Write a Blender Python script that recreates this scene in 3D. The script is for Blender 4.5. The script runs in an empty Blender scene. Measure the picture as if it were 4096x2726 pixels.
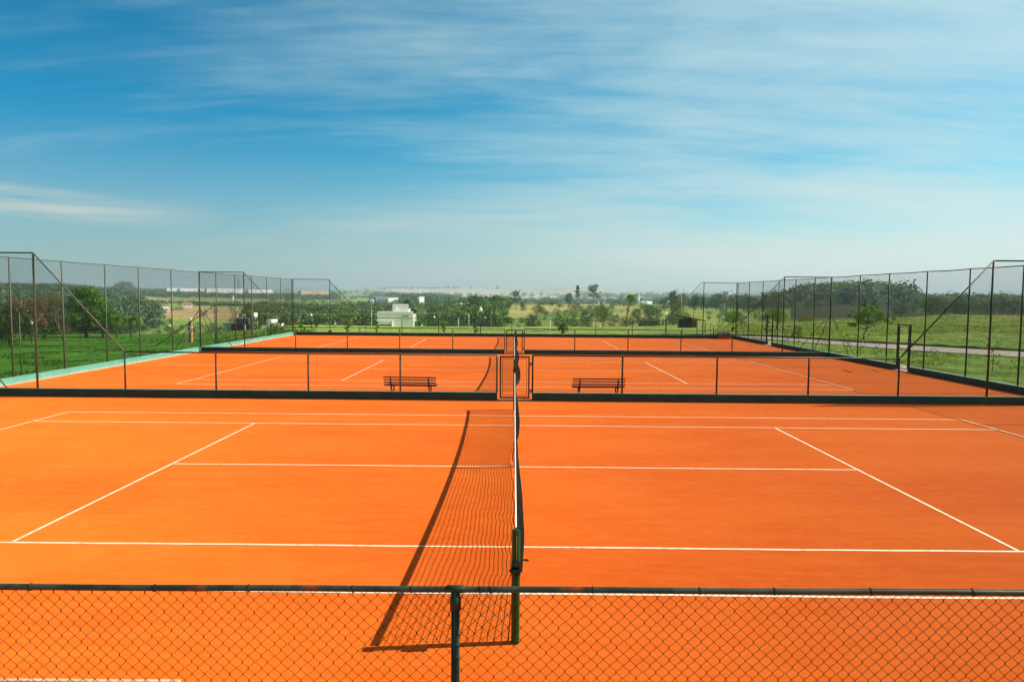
import bpy, math, random
import numpy as np
from mathutils import Vector, Matrix
random.seed(7); rng = np.random.default_rng(7)
R = math.radians
S = bpy.context.scene
COL = S.collection

# ------------------------------------------------------------------ camera
CX, CY, CZ = -0.036, -7.174, 3.175
YAW, PITCH, ROLL, FPX = 0.00265, -0.06492, 0.00844, 2752.2     # focal length in 4096-px units
cam = bpy.data.cameras.new('camera'); camo = bpy.data.objects.new('camera', cam); COL.objects.link(camo)
cam.sensor_width = 36.0; cam.lens = FPX / 4096 * 36; cam.clip_start = .05; cam.clip_end = 30000
cr, sr, cp, sp, cy_, sy_ = math.cos(ROLL), math.sin(ROLL), math.cos(PITCH), math.sin(PITCH), math.cos(YAW), math.sin(YAW)
f = Vector((-sy_*cp, cy_*cp, sp)); r = Vector((cy_, sy_, 0)); u = r.cross(f)
r2 = cr*r + sr*u; u2 = -sr*r + cr*u
camo.matrix_world = Matrix(((r2.x, u2.x, -f.x, CX), (r2.y, u2.y, -f.y, CY), (r2.z, u2.z, -f.z, CZ), (0, 0, 0, 1)))
S.camera = camo

# ------------------------------------------------------------------ light, sky, exposure
SUN_EL, SUN_AZ = R(38.0), R(6.0)             # the sun stands to the right (+X), a little ahead (+Y)
sd = Vector((math.cos(SUN_EL)*math.cos(SUN_AZ), math.cos(SUN_EL)*math.sin(SUN_AZ), math.sin(SUN_EL)))
sl = bpy.data.lights.new('sun', 'SUN'); sl.energy = 5.0; sl.angle = R(0.5); sl.color = (1, .93, .80)
so = bpy.data.objects.new('sun', sl); COL.objects.link(so)
so.rotation_euler = sd.to_track_quat('Z', 'Y').to_euler()
S.view_settings.view_transform = 'Standard'; S.view_settings.look = 'None'
S.view_settings.exposure = 0.56; S.view_settings.gamma = 1
W = bpy.data.worlds.new('World'); S.world = W; W.use_nodes = True

class NT:
    """tiny node-tree writer"""
    def __init__(s, tree): s.t = tree; s.n = tree.nodes; s.l = tree.links
    def add(s, typ, **kw):
        n = s.n.new(typ)
        for k, v in kw.items():
            if k.startswith('i_'):
                key = k[2:]; key = int(key) if key.isdigit() else key.replace('_', ' ')
                s.set(n.inputs[key], v)
            else: setattr(n, k, v)
        return n
    def set(s, sock, v):
        if isinstance(v, bpy.types.NodeSocket): s.l.new(v, sock)
        else: sock.default_value = v
    def math(s, op, a, b=0.0, c=None, clamp=False):
        n = s.n.new('ShaderNodeMath'); n.operation = op; n.use_clamp = clamp
        s.set(n.inputs[0], a); s.set(n.inputs[1], b)
        if c is not None: s.set(n.inputs[2], c)
        return n.outputs[0]
    def mix(s, fac, a, b, blend='MIX'):
        n = s.n.new('ShaderNodeMix'); n.data_type = 'RGBA'; n.blend_type = blend; n.clamp_factor = True
        s.set(n.inputs[0], fac)
        for i, v in ((6, a), (7, b)):
            if not isinstance(v, bpy.types.NodeSocket) and len(v) == 3: v = (*v, 1)
            s.set(n.inputs[i], v)
        return n.outputs[2]
    def noise(s, vec, scale, detail=4, rough=.55, dist=0.0):
        n = s.n.new('ShaderNodeTexNoise'); s.set(n.inputs['Vector'], vec)
        n.inputs['Scale'].default_value = scale; n.inputs['Detail'].default_value = detail
        n.inputs['Roughness'].default_value = rough; n.inputs['Distortion'].default_value = dist
        return n.outputs[0]
    def ramp(s, v, lo, hi):
        n = s.n.new('ShaderNodeMapRange'); n.interpolation_type = 'SMOOTHSTEP'
        s.set(n.inputs[0], v); n.inputs[1].default_value = lo; n.inputs[2].default_value = hi
        return n.outputs[0]
    def scale(s, vec, sc, rot=(0, 0, 0)):
        n = s.n.new('ShaderNodeMapping'); s.set(n.inputs[0], vec)
        n.inputs['Scale'].default_value = sc; n.inputs['Rotation'].default_value = rot
        return n.outputs[0]

w = NT(W.node_tree); W.node_tree.nodes.clear()
sky = w.add('ShaderNodeTexSky', sky_type='NISHITA'); sky.sun_disc = False
sky.sun_elevation = SUN_EL; sky.sun_rotation = math.pi/2 - SUN_AZ
sky.altitude = 600; sky.air_density = 1.0; sky.dust_density = 1.3; sky.ozone_density = 2.2
tc = w.add('ShaderNodeTexCoord').outputs['Generated']
sep = w.add('ShaderNodeSeparateXYZ', i_0=tc)
zz = w.math('ADD', w.math('MAXIMUM', sep.outputs[2], 0.0), .16)
pv = w.add('ShaderNodeCombineXYZ', i_0=w.math('DIVIDE', sep.outputs[0], zz), i_1=w.math('DIVIDE', sep.outputs[1], zz), i_2=0.0).outputs[0]
n1 = w.noise(w.scale(pv, (.50, 1.35, 1), (0, 0, R(9))), 1.15, 9, .58, .35)
n2 = w.noise(w.scale(pv, (.30, 1.0, 1), (0, 0, R(-12))), .75, 3, .5)
n3 = w.noise(w.scale(pv, (1.0, 5.0, 1), (0, 0, R(6))), 1.9, 8, .62, .5)
cl = w.math('ADD', w.math('MULTIPLY', n1, .73), w.math('MULTIPLY', n3, .27))
cl = w.math('ADD', cl, w.math('MULTIPLY', w.math('SUBTRACT', n2, .5), .60))
# more cirrus towards the sun side
cl = w.math('ADD', cl, w.math('MULTIPLY', w.math('MINIMUM', sep.outputs[0], .22), .42))
cf = w.math('MULTIPLY', w.ramp(cl, .31, .74), .78)
skc = w.mix(1.0, sky.outputs[0], w.mix(w.ramp(sep.outputs[0], -.62, .15), (.10, .70, .84), (.31, .95, .98)), 'MULTIPLY')
hsv = w.add('ShaderNodeHueSaturation', i_Saturation=1.12, i_Value=1.0, i_Color=skc)
cloudc = w.mix(w.ramp(sep.outputs[0], -.7, .8), (3.0, 4.5, 4.8), (4.5, 5.9, 6.0))
skm = w.mix(cf, hsv.outputs[0], cloudc)
hz = w.math('MULTIPLY', w.math('SUBTRACT', 1.0, w.ramp(sep.outputs[2], -.02, .24)), .72)
skm = w.mix(hz, skm, w.mix(w.ramp(sep.outputs[0], -.6, .5), (3.7, 3.9, 3.4), (6.6, 6.5, 5.8)))
# pale cloud bank low on the left
bn = w.noise(w.scale(tc, (2.2, 2.2, 26)), 1.0, 6, .6, .4)
bk = w.math('MULTIPLY', w.math('MULTIPLY', w.ramp(sep.outputs[2], .075, .10), w.math('SUBTRACT', 1.0, w.ramp(sep.outputs[2], .115, .135))), w.math('SUBTRACT', 1.0, w.ramp(sep.outputs[0], -.55, -.36)))
skm = w.mix(w.math('MULTIPLY', w.math('MULTIPLY', bk, w.ramp(bn, .38, .62)), .75), skm, (5.0, 5.2, 4.5))
# unseen overhead sky dimmed and reddened to shape the fill light
skm = w.mix(w.ramp(sep.outputs[2], .415, .58), skm, w.mix(1.0, skm, (1.0, .42, .33), 'MULTIPLY'))
bg = w.add('ShaderNodeBackground', i_Color=skm, i_Strength=.094)
w.l.new(bg.outputs[0], w.add('ShaderNodeOutputWorld').inputs[0])

# ------------------------------------------------------------------ helpers
def tag(o, label=None, cat=None, group=None, kind=None):
    if label: o['label'] = label
    if cat: o['category'] = cat
    if group: o['group'] = group
    if kind: o['kind'] = kind
    return o
def link(name, me, parent=None, mat=None):
    if mat is not None and not me.materials: me.materials.append(mat)
    o = bpy.data.objects.new(name, me); COL.objects.link(o)
    if parent is not None: o.parent = parent
    return o
def empty(name, loc=(0, 0, 0), rz=0.0, sc=1.0):
    o = bpy.data.objects.new(name, None); COL.objects.link(o); o.empty_display_size = .3
    o.location = loc; o.rotation_euler = (0, 0, rz); o.scale = (sc, sc, sc); return o
def copy_tree(o, parent=None):
    c = o.copy(); COL.objects.link(c)
    if parent is not None: c.parent = parent
    for ch in list(KIDS.get(o.name, [])):
        k = copy_tree(ch, c); KIDS.setdefault(c.name, []).append(k)
    return c
KIDS = {}
def child(par, o):
    o.parent = par; KIDS.setdefault(par.name, []).append(o); return o
def arr_mesh(name, V, F, mat=None, smooth=False):
    """V (n,3), F (m,k) arrays, one polygon size"""
    V = np.asarray(V, np.float32); F = np.asarray(F, np.int32)
    me = bpy.data.meshes.new(name); k = F.shape[1]
    me.vertices.add(len(V)); me.vertices.foreach_set('co', V.ravel())
    me.loops.add(F.size); me.loops.foreach_set('vertex_index', F.ravel())
    me.polygons.add(len(F)); me.polygons.foreach_set('loop_start', np.arange(0, F.size, k, dtype=np.int32))
    me.polygons.foreach_set('loop_total', np.full(len(F), k, np.int32))
    if smooth: me.polygons.foreach_set('use_smooth', np.ones(len(F), bool))
    me.update(calc_edges=True)
    if mat is not None: me.materials.append(mat)
    return me
class MB:
    def __init__(s): s.v = []; s.f = []; s.sm = []
    def box(s, x0, x1, y0, y1, z0, z1, M=None):
        b = len(s.v)
        for z in (z0, z1):
            for x, y in ((x0, y0), (x1, y0), (x1, y1), (x0, y1)):
                p = Vector((x, y, z)); s.v.append(tuple(M @ p) if M is not None else tuple(p))
        for q in ((3, 2, 1, 0), (4, 5, 6, 7), (0, 1, 5, 4), (1, 2, 6, 5), (2, 3, 7, 6), (3, 0, 4, 7)):
            s.f.append(tuple(b+i for i in q)); s.sm.append(False)
        return s
    def tube(s, pts, rad, n=8, cap=True):
        pts = [Vector(p) for p in pts]
        if not isinstance(rad, (list, tuple)): rad = [rad]*len(pts)
        b = len(s.v); ref = None
        for i, p in enumerate(pts):
            t = (pts[min(i+1, len(pts)-1)] - pts[max(i-1, 0)]).normalized()
            if ref is None: ref = Vector((0, 0, 1)) if abs(t.z) < .9 else Vector((1, 0, 0))
            a = (ref - t*ref.dot(t)).normalized(); c = t.cross(a); ref = a
            for k in range(n):
                th = 2*math.pi*k/n; s.v.append(tuple(p + rad[i]*(math.cos(th)*a + math.sin(th)*c)))
        for i in range(len(pts)-1):
            for k in range(n):
                k2 = (k+1) % n
                s.f.append((b+i*n+k, b+i*n+k2, b+(i+1)*n+k2, b+(i+1)*n+k)); s.sm.append(True)
        if cap:
            s.f.append(tuple(b+k for k in reversed(range(n)))); s.sm.append(False)
            s.f.append(tuple(b+(len(pts)-1)*n+k for k in range(n))); s.sm.append(False)
        return s
    def lathe(s, c, prof, n=14):
        b = len(s.v)
        for rr, z in prof:
            for k in range(n):
                th = 2*math.pi*k/n; s.v.append((c[0]+rr*math.cos(th), c[1]+rr*math.sin(th), c[2]+z))
        for i in range(len(prof)-1):
            for k in range(n):
                k2 = (k+1) % n; s.f.append((b+i*n+k, b+i*n+k2, b+(i+1)*n+k2, b+(i+1)*n+k)); s.sm.append(True)
        s.f.append(tuple(b+k for k in reversed(range(n)))); s.sm.append(False)
        s.f.append(tuple(b+(len(prof)-1)*n+k for k in range(n))); s.sm.append(False)
        return s
    def poly(s, pts, smooth=False):
        b = len(s.v); s.v += [tuple(p) for p in pts]; s.f.append(tuple(range(b, b+len(pts)))); s.sm.append(smooth); return s
    def prism(s, pts, z0, z1):
        """vertical prism over a CCW outline of (x, y)"""
        n = len(pts); b = len(s.v)
        s.v += [(x, y, z0) for x, y in pts] + [(x, y, z1) for x, y in pts]
        s.f.append(tuple(b+i for i in reversed(range(n)))); s.f.append(tuple(b+n+i for i in range(n))); s.sm += [False]*2
        for i in range(n):
            j = (i+1) % n; s.f.append((b+i, b+j, b+n+j, b+n+i)); s.sm.append(False)
        return s
    def mesh(s, name, mat):
        me = bpy.data.meshes.new(name); me.from_pydata(s.v, [], s.f)
        me.polygons.foreach_set('use_smooth', s.sm); me.update()
        if mat is not None: me.materials.append(mat)
        return me
    def obj(s, name, mat, parent=None, bevel=0):
        o = bpy.data.objects.new(name, s.mesh(name, mat)); COL.objects.link(o)
        if parent is not None: child(parent, o)
        if bevel:
            m = o.modifiers.new('bevel', 'BEVEL'); m.width = bevel; m.segments = 2; m.limit_method = 'ANGLE'
        return o

def material(name, rough=.9, spec=.3):
    m = bpy.data.materials.new(name); m.use_nodes = True; t = NT(m.node_tree); m.node_tree.nodes.clear()
    out = t.add('ShaderNodeOutputMaterial'); p = t.add('ShaderNodeBsdfPrincipled')
    p.inputs['Roughness'].default_value = rough; p.inputs['Specular IOR Level'].default_value = spec
    t.l.new(p.outputs[0], out.inputs[0]); return m, t, p, out
def wcoord(t): return t.add('ShaderNodeNewGeometry').outputs['Position']
def ocoord(t): return t.add('ShaderNodeTexCoord').outputs['Object']
def bump(t, p, h, strength=.5, dist=.01):
    b = t.add('ShaderNodeBump', i_Strength=strength, i_Distance=dist, i_Height=h); t.l.new(b.outputs[0], p.inputs['Normal'])
def mottled(name, c1, c2, scale=6, rough=.8, spec=.3, detail=5, lo=.35, hi=.65, bs=.2, bd=.004, metallic=0, stretch=(1, 1, 1), c3=None, s3=30):
    m, t, p, o = material(name, rough, spec)
    v = t.scale(wcoord(t) if detail != 0 else ocoord(t), stretch)
    n = t.noise(v, scale, detail); c = t.mix(t.ramp(n, lo, hi), c1, c2)
    if c3 is not None: c = t.mix(t.ramp(t.noise(v, s3, 3), .58, .70), c, c3)
    t.set(p.inputs['Base Color'], c); p.inputs['Metallic'].default_value = metallic
    if bs: bump(t, p, t.noise(v, scale*6, 3), bs, bd)
    return m
def plain_var(name, c, rough=.8, spec=.3, var=.15, scale=3):
    return mottled(name, tuple(x*(1-var) for x in c), tuple(min(1, x*(1+var)) for x in c), scale, rough, spec)

# ---- clay
def clay_material():
    m, t, p, o = material('clay', 1.0, .12)
    p.inputs['Diffuse Roughness'].default_value = .75
    v = wcoord(t)
    big = t.noise(t.scale(v, (.30, .75, 1)), .5, 4, .6)
    streak = t.noise(t.scale(v, (.35, 3.0, 1), (0, 0, R(1.5))), 1.6, 7, .65, .3)
    grain = t.noise(v, 55, 3, .7); fine = t.noise(v, 260, 2, .7)
    scuff = t.noise(t.scale(v, (.8, 2.6, 1), (0, 0, R(-7))), 1.1, 8, .7, .9)
    c = t.mix(t.ramp(big, .3, .7), (.76, .108, .005), (.88, .165, .011))
    c = t.mix(t.math('MULTIPLY', t.ramp(streak, .38, .72), .40), c, (.90, .185, .018))
    c = t.mix(t.math('MULTIPLY', t.ramp(scuff, .60, .72), .35), c, (.90, .28, .06))
    c = t.mix(t.math('MULTIPLY', t.ramp(grain, .48, .74), .42), c, (.56, .085, .008))
    c = t.mix(t.math('MULTIPLY', t.ramp(fine, .55, .75), .42), c, (.50, .07, .008))
    t.set(p.inputs['Base Color'], c)
    wv = t.add('ShaderNodeTexWave', i_Vector=t.scale(v, (1, 1, 1), (0, 0, R(20))), i_Scale=9.0, i_Distortion=14.0, i_Detail=4.0); wv.inputs['Detail Scale'].default_value = .9
    wm = t.math('MULTIPLY', wv.outputs['Fac'], t.ramp(t.noise(v, .8, 3), .48, .62))
    c = t.mix(t.math('MULTIPLY', wm, .16), c, (.92, .26, .05)); t.set(p.inputs['Base Color'], c)
    p.inputs['Sheen Weight'].default_value = .12; p.inputs['Sheen Roughness'].default_value = .55; p.inputs['Sheen Tint'].default_value = (1, .42, .08, 1)
    mot = t.noise(t.scale(v, (.7, 1.6, 1), (0, 0, R(3))), 5.0, 6, .65); c = t.mix(t.math('MULTIPLY', t.ramp(mot, .50, .72), .28), c, (.62, .092, .006)); c = t.mix(t.math('MULTIPLY', t.ramp(mot, .50, .30), .22), c, (.93, .25, .04)); t.set(p.inputs['Base Color'], c)
    h = t.math('ADD', t.math('MULTIPLY', grain, .5), t.math('MULTIPLY', fine, .35))
    h = t.math('ADD', h, t.math('MULTIPLY', wm, .18))
    h = t.math('ADD', h, t.math('MULTIPLY', streak, 1.3)); h = t.math('ADD', h, t.math('MULTIPLY', scuff, .9))
    bump(t, p, h, .75, .014)
    return m
CLAY = clay_material()
LINE = None
def line_material():
    m, t, p, o = material('line_tape', .85, .2); v = wcoord(t)
    n = t.noise(v, 9, 6, .7); c = t.mix(t.ramp(n, .46, .74), (.80, .73, .54), (.80, .38, .13)); t.set(p.inputs['Base Color'], c)
    # clay washed over the tape here and there
    return m
LINE = line_material()
def dusty_paint(name, base, base2, dust, z0, z1, amount=.5, rough=.75):
    """paint with clay dust or efflorescence rising from its foot (a stain with its own ragged edge)"""
    m, t, p, o = material(name, rough, .25); v = wcoord(t)
    n = t.noise(v, 2.2, 6, .6); c = t.mix(t.ramp(n, .35, .68), base, base2)
    zc = t.add('ShaderNodeSeparateXYZ', i_0=v).outputs[2]
    e = t.math('ADD', zc, t.math('MULTIPLY', t.math('SUBTRACT', t.noise(v, 3.5, 6, .7), .5), .22))
    k = t.math('MULTIPLY', t.math('SUBTRACT', 1.0, t.ramp(e, z0, z1)), amount)
    t.set(p.inputs['Base Color'], t.mix(k, c, dust)); bump(t, p, t.noise(v, 40, 4), .35, .004)
    return m
WALL_SHADED = dusty_paint('green_wall_shaded', (.014, .050, .034), (.022, .078, .048), (.12, .060, .025), -.02, .08, .40)  # shaded copy of the wall green; shade is put into the colour
WALL_SUNLIT = dusty_paint('green_wall_sunlit', (.10, .33, .25), (.14, .40, .31), (.52, .48, .36), -.02, .13, .70)  # sunlit copy of the wall green, light painted in; pale foot is efflorescence
WALL_TOP_SUNLIT = mottled('wall_top_sunlit', (.10, .30, .23), (.18, .40, .31), 9, .85, .2, c3=(.45, .33, .2), s3=14)  # wall tops with the sunlit tone painted in, plus clay specks
COPING = mottled('concrete_coping', (.42, .36, .28), (.60, .52, .42), 5, .95, .2, bs=.4)
PIPE = mottled('green_pipe_paint', (.008, .024, .014), (.016, .040, .024), 5, .5, .25, lo=.4, hi=.6, c3=(.07, .035, .018), s3=7)
RUSTY_SUNLIT = mottled('rusty_sunlit_pipe', (.135, .130, .095), (.07, .10, .07), 9, .7, .3, c3=(.15, .075, .035), s3=13)  # rust flecks on a paler base; sunlight on the left pipes painted in
WIRE = mottled('coated_wire', (.016, .020, .012), (.030, .026, .014), 12, .6, .15, c3=(.10, .035, .012), s3=9, bs=0)
IRON = plain_var('black_cast_iron', (.012, .013, .012), .5, .4)
WOOD = mottled('varnished_bench_slat', (.15, .026, .005), (.24, .05, .010), 18, .5, .4, stretch=(.25, 3, 3))
WOODP = mottled('bleached_plank', (.50, .36, .20), (.68, .52, .33), 14, .8, .2, stretch=(.3, 3, 3))
POSTG = mottled('net_post_green', (.002, .048, .006), (.003, .066, .009), 4, .4, .3, bs=.05)
DARKG = mottled('winch_green', (.004, .026, .016), (.012, .05, .03), 12, .45, .3)
NETC = plain_var('net_cord', (.012, .013, .012), .9, .1)
BAND = plain_var('white_net_band', (.80, .77, .68), .9, .1, .06, 14)
WHITE = mottled('white_render', (.84, .80, .80), (.92, .88, .88), 1.2, .9, .2, stretch=(1, 1, .4))
WHITEM = plain_var('white_cladding', (.84, .84, .80), .7, .3, .08, .1)
GREYW = plain_var('grey_wall', (.20, .22, .21), .9, .2)
BRICK = plain_var('brick_wall', (.17, .085, .055), .95, .2, .25, 4)
DARK = plain_var('dark_opening', (.012, .014, .015), .4, .5)
TILE = mottled('clay_roof_tile', (.52, .19, .07), (.62, .26, .11), 3, .9, .2)
TANW = plain_var('tan_cladding', (.55, .40, .22), .9, .2, .1, .05)
BLUEW = plain_var('blue_cladding', (.16, .24, .30), .7, .3)
ASPH = mottled('asphalt', (.27, .25, .21), (.38, .355, .30), 2.5, .95, .2, c3=(.36, .24, .16), s3=1.2, bs=.4)
DIRT = mottled('dirt', (.46, .22, .10), (.58, .34, .18), 1.5, 1, .1)
LAMPG = plain_var('opal_globe', (.86, .86, .82), .25, .5, .03)
CONC = plain_var('concrete_pole', (.50, .47, .40), .9, .2)
STEEL = plain_var('galvanised_steel', (.22, .24, .23), .5, .5)
YEL = plain_var('yellow_green_paint', (.42, .46, .13), .6, .4)
REDP = plain_var('red_brown_beam', (.16, .035, .022), .7, .3)
MAT_ROLL = dusty_paint('rolled_drag_mat', (.035, .04, .03), (.09, .085, .06), (.60, .17, .03), .06, .24, .75)

# ------------------------------------------------------------------ terrain
def vhz(u): return 1184.15 + .0084*(u-2057)
def zat(u, v, d): return CZ - d*(v - vhz(u))/FPX
def xy(u, d): return (CX + d*(u-2048)/FPX - d*YAW, CY + d)
DD = np.array([4, 25, 45, 54, 75, 100, 125, 150, 166, 190, 230, 300, 400, 550, 800, 1200, 1800, 2800, 4000, 6500], float)
UU = [-600, 200, 700, 1200, 1600, 2000, 2310, 2500, 3000, 3400, 3800, 4800]
TZ = [
 [-.3,-2.0,-2.1,-2.2,-2.9,-3.7,-4.4,-7.5,-9,-11,-12,-11, -8, -2,  4,  7,  6,  6,  8,  8],
 [-.3,-2.0,-2.1,-2.2,-2.9,-3.7,-4.4,-7.5,-9,-11,-12,-11, -8, -2,  5,  8,  6,  6,  9,  9],
 [-.3,-2.0,-2.0,-2.1,-2.8,-3.6,-4.2,-7.0,-9,-11,-10.5,-8,-8.2,-8.5,-8,-6.2, 1.0, 3,  15, 12],
 [-.3,-.6,-.4,  0,-.9,-1.9,-2.7,-3.5,-4.3,-8,-11,-12,-12,-10.5,-8.5,-7.5,-3,  5,  24, 18],
 [-.3,-.2,-.2,  0,-1.0,-2.0,-3.0,-3.8,-4.3,-8,-11,-12,-12,-10.5,-8,-6, -6,  5,  39, 25],
 [-.3,-.2,-.2,  0,-1.0,-2.0,-2.9,-3.7,-4.2,-7,-8.5,-8.5,-5.6,-2.6,-9,-14,-10, 5,  45, 30],
 [-.3,-.2,-.2,  0,-1.0,-2.0,-2.8,-3.6,-4.0,-5.5,-6.5,-5.5,-4.6,-2.0,-9,-14,-10, 5,  58, 40],
 [-.3,-.2,-.2,  0,-.9,-1.8,-2.5,-3.3,-3.8,-5.0,-5.5,-4.6,-3.6,-1.5,-8,-14,-10, 5,  40, 30],
 [-.3,-.1,-.1,  0,-.5,-1.0,-1.6,-2.4,-3.0,-3.6,-3.8,-3.9,-4.0,-5.5,-8,-6, 0,  8,  32, 25],
 [-.3,  0,  0,-.05,-.3,-.5,-.7,-1.6,-2.4,-3.2,-3.0, -2.4,-1.0, 1.5, 3, 3, 3,  8,  20, 20],
 [-.3,  0,.02,.10, .3, .5, .5,-.3,-1.4,-2.4,-2.4,-2.4,-2.2,-1.8, -1, 0, 3,  8,  20, 20],
 [-.3,  0,.02,.10, .3, .5, .5,-.3,-1.4,-2.4,-2.4,-2.4,-2.2,-1.8, -1, 0, 3,  8,  20, 20]]
TZ = np.array(TZ, float); LD = np.log(DD); UUa = np.array(UU, float)
def vnoise(x, y, s, seed=0):
    """cheap smooth value noise, -1..1"""
    x = np.asarray(x, float)/s; y = np.asarray(y, float)/s
    xi = np.floor(x); yi = np.floor(y); fx = x-xi; fy = y-yi; fx = fx*fx*(3-2*fx); fy = fy*fy*(3-2*fy)
    def h(a, b):
        q = np.sin(a*127.1 + b*311.7 + seed*74.7)*43758.5453; return (q-np.floor(q))*2-1
    return (h(xi, yi)*(1-fx)+h(xi+1, yi)*fx)*(1-fy) + (h(xi, yi+1)*(1-fx)+h(xi+1, yi+1)*fx)*fy
def smooth(a, b, x):
    t = np.clip((x-a)/(b-a), 0, 1); return t*t*(3-2*t)
def ground(x, y):
    x = np.asarray(x, float); y = np.asarray(y, float)
    d = np.maximum(y-CY, 4.0); ang = np.clip((x-CX)/d, -1.2, 1.2)
    uu = np.clip(2048 + FPX*ang, UUa[0], UUa[-1]-1)
    dist = np.where(y-CY < 4, 4.0, d); dist = np.clip(np.maximum(dist, np.hypot(x-CX, y-CY)*.72), 4, 6400)
    l = np.log(dist); i = np.clip(np.searchsorted(UUa, uu)-1, 0, len(UUa)-2); j = np.clip(np.searchsorted(LD, l)-1, 0, len(LD)-2)
    a = (uu-UUa[i])/(UUa[i+1]-UUa[i]); a = a*a*(3-2*a); b = (l-LD[j])/(LD[j+1]-LD[j])
    z = (TZ[i, j]*(1-b)+TZ[i, j+1]*b)*(1-a) + (TZ[i+1, j]*(1-b)+TZ[i+1, j+1]*b)*a
    z = z + smooth(170, 400, dist)*(vnoise(x, y, 90, 1)*1.0+vnoise(x, y, 37, 2)*.35) + smooth(2000, 4000, dist)*vnoise(x, y, 420, 3)*5
    z = z + smooth(56, 80, dist)*.10*vnoise(x, y, 6, 5)
    rd = np.maximum(np.maximum(np.abs(x)-17.5, y-46.9), 0)      # outside the courts
    k = smooth(.4, 6.5, rd)
    return -.12*(1-smooth(0, .35, rd))*(1-k) + z*k
def gz(x, y): return float(ground(x, y))

def terrain():
    a1 = np.linspace(-48, 48, 520); a2 = np.concatenate([np.arange(52, 180, 8), np.arange(-180, -48, 8)])
    az = np.radians(np.sort(np.concatenate([a1, a2])))
    ra = np.concatenate([[.5], np.geomspace(3, 5200, 360)])
    A, Q = np.meshgrid(az, ra); X = CX+Q*np.sin(A); Y = CY+Q*np.cos(A); Z = ground(X, Y)
    V = np.stack([X, Y, Z], -1).reshape(-1, 3); nr, na = A.shape
    i, j = np.meshgrid(np.arange(nr-1), np.arange(na), indexing='ij'); j2 = (j+1) % na
    F = np.stack([i*na+j, i*na+j2, (i+1)*na+j2, (i+1)*na+j], -1).reshape(-1, 4)[:, ::-1]
    me = arr_mesh('ground', V, F, None, True)
    X, Y = X.ravel(), Y.ravel(); d = np.maximum(Y-CY, 1); uu = 2048+FPX*(X-CX)/d
    n = vnoise(X, Y, 60, 11)*.6+vnoise(X, Y, 23, 12)*.4; nf = vnoise(X, Y, 8, 13)
    def C(*c): return np.array(c)
    def mixc(c, k, col): k = np.clip(k, 0, 1)[:, None]; return c*(1-k)+np.array(col)*k
    lawn = C(.30, .49, .11); c = np.tile(lawn, (len(X), 1)).astype(float)
    c = mixc(c, smooth(2100, 3000, uu)*smooth(46, 60, d)*.35, (.30, .40, .11))
    c = mixc(c, smooth(1300, 700, uu)*.9, (.026, .155, .008))                                 # deeper lawn to the left
    # patches of dry turf at the back of the courts
    c = mixc(c, smooth(.15, .5, n)*smooth(1050, 1300, uu)*(d < 150)*.45, (.36, .34, .16))
    # rough olive mound to the right
    mound = smooth(2900, 3150, uu)*smooth(60, 74, d+nf*4)
    c = mixc(c, mound*(1-smooth(150, 175, d)), (.27, .41, .09)); c = mixc(c, mound*smooth(-.1, .5, n)*(1-smooth(150, 175, d))*.5, (.45, .50, .17))
    c = mixc(c, mound*smooth(.25, .6, nf)*(1-smooth(150, 175, d))*.30, (.16, .14, .05))
    # valley scrub
    far = smooth(168, 182, d)
    scrub = C(.22, .36, .10); c = c*(1-far[:, None])+scrub*far[:, None]
    c = mixc(c, far*smooth(-.25, .35, n)*smooth(1950, 2100, uu)*(1-smooth(2350, 2900, uu)*.75)*(1-smooth(2900, 3000, uu))*(1-smooth(560, 640, d)), (.46, .45, .19))
    c = mixc(c, far*smooth(2550, 2700, uu)*(1-smooth(3000, 3150, uu))*(1-smooth(380, 420, d)), (.30, .46, .10))
    c = mixc(c, far*smooth(0.1, .4, nf)*smooth(2550, 2700, uu)*(1-smooth(3000, 3150, uu))*(1-smooth(380, 420, d))*.35, (.40, .38, .17))
    # left: tan pasture, dirt banks, green strips far off
    c = mixc(c, far*smooth(520, 580, uu)*(1-smooth(960, 1060, uu))*smooth(290, 330, d+n*25)*(1-smooth(560, 620, d+n*30)), (.40, .33, .18))
    c = mixc(c, far*smooth(.45, .6, n)*(uu > 430)*(uu < 760)*(d < 360)*(d > 230), (.62, .36, .20))
    band = far*smooth(400, 480, uu)*(1-smooth(1150, 1230, uu))
    c = mixc(c, band*smooth(760, 800, d)*(1-smooth(1250, 1300, d)), (.18, .30, .09))
    for d0, d1, sl in ((820, 905, .10), (1010, 1060, .05)):
        dd = d + (uu-700)*sl; c = mixc(c, band*smooth(d0-12, d0, dd)*(1-smooth(d1, d1+12, dd)), (.62, .46, .30))
    c = mixc(c, far*smooth(620, 700, d)*smooth(1250, 1500, uu)*smooth(-.3, .4, n)*.6, (.34, .32, .22))
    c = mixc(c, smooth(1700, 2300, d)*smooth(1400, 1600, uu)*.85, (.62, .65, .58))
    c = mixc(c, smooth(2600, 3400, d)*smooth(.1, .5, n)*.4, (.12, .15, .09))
    # forest floor
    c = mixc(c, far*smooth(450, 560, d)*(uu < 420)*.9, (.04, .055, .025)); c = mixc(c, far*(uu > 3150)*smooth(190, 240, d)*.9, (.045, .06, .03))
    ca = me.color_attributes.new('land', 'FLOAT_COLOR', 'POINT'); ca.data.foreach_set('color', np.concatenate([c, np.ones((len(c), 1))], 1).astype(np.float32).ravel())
    m, t, p, o = material('land', 1, .05); p.inputs['Diffuse Roughness'].default_value = .8
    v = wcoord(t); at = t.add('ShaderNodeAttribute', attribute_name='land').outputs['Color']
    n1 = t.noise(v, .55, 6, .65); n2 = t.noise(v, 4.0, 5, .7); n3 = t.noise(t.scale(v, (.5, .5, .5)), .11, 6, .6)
    k = t.mix(t.ramp(n1, .28, .72), (.48, .58, .45), (1.50, 1.34, 1.35)); c2 = t.mix(1.0, at, k, 'MULTIPLY')
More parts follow.
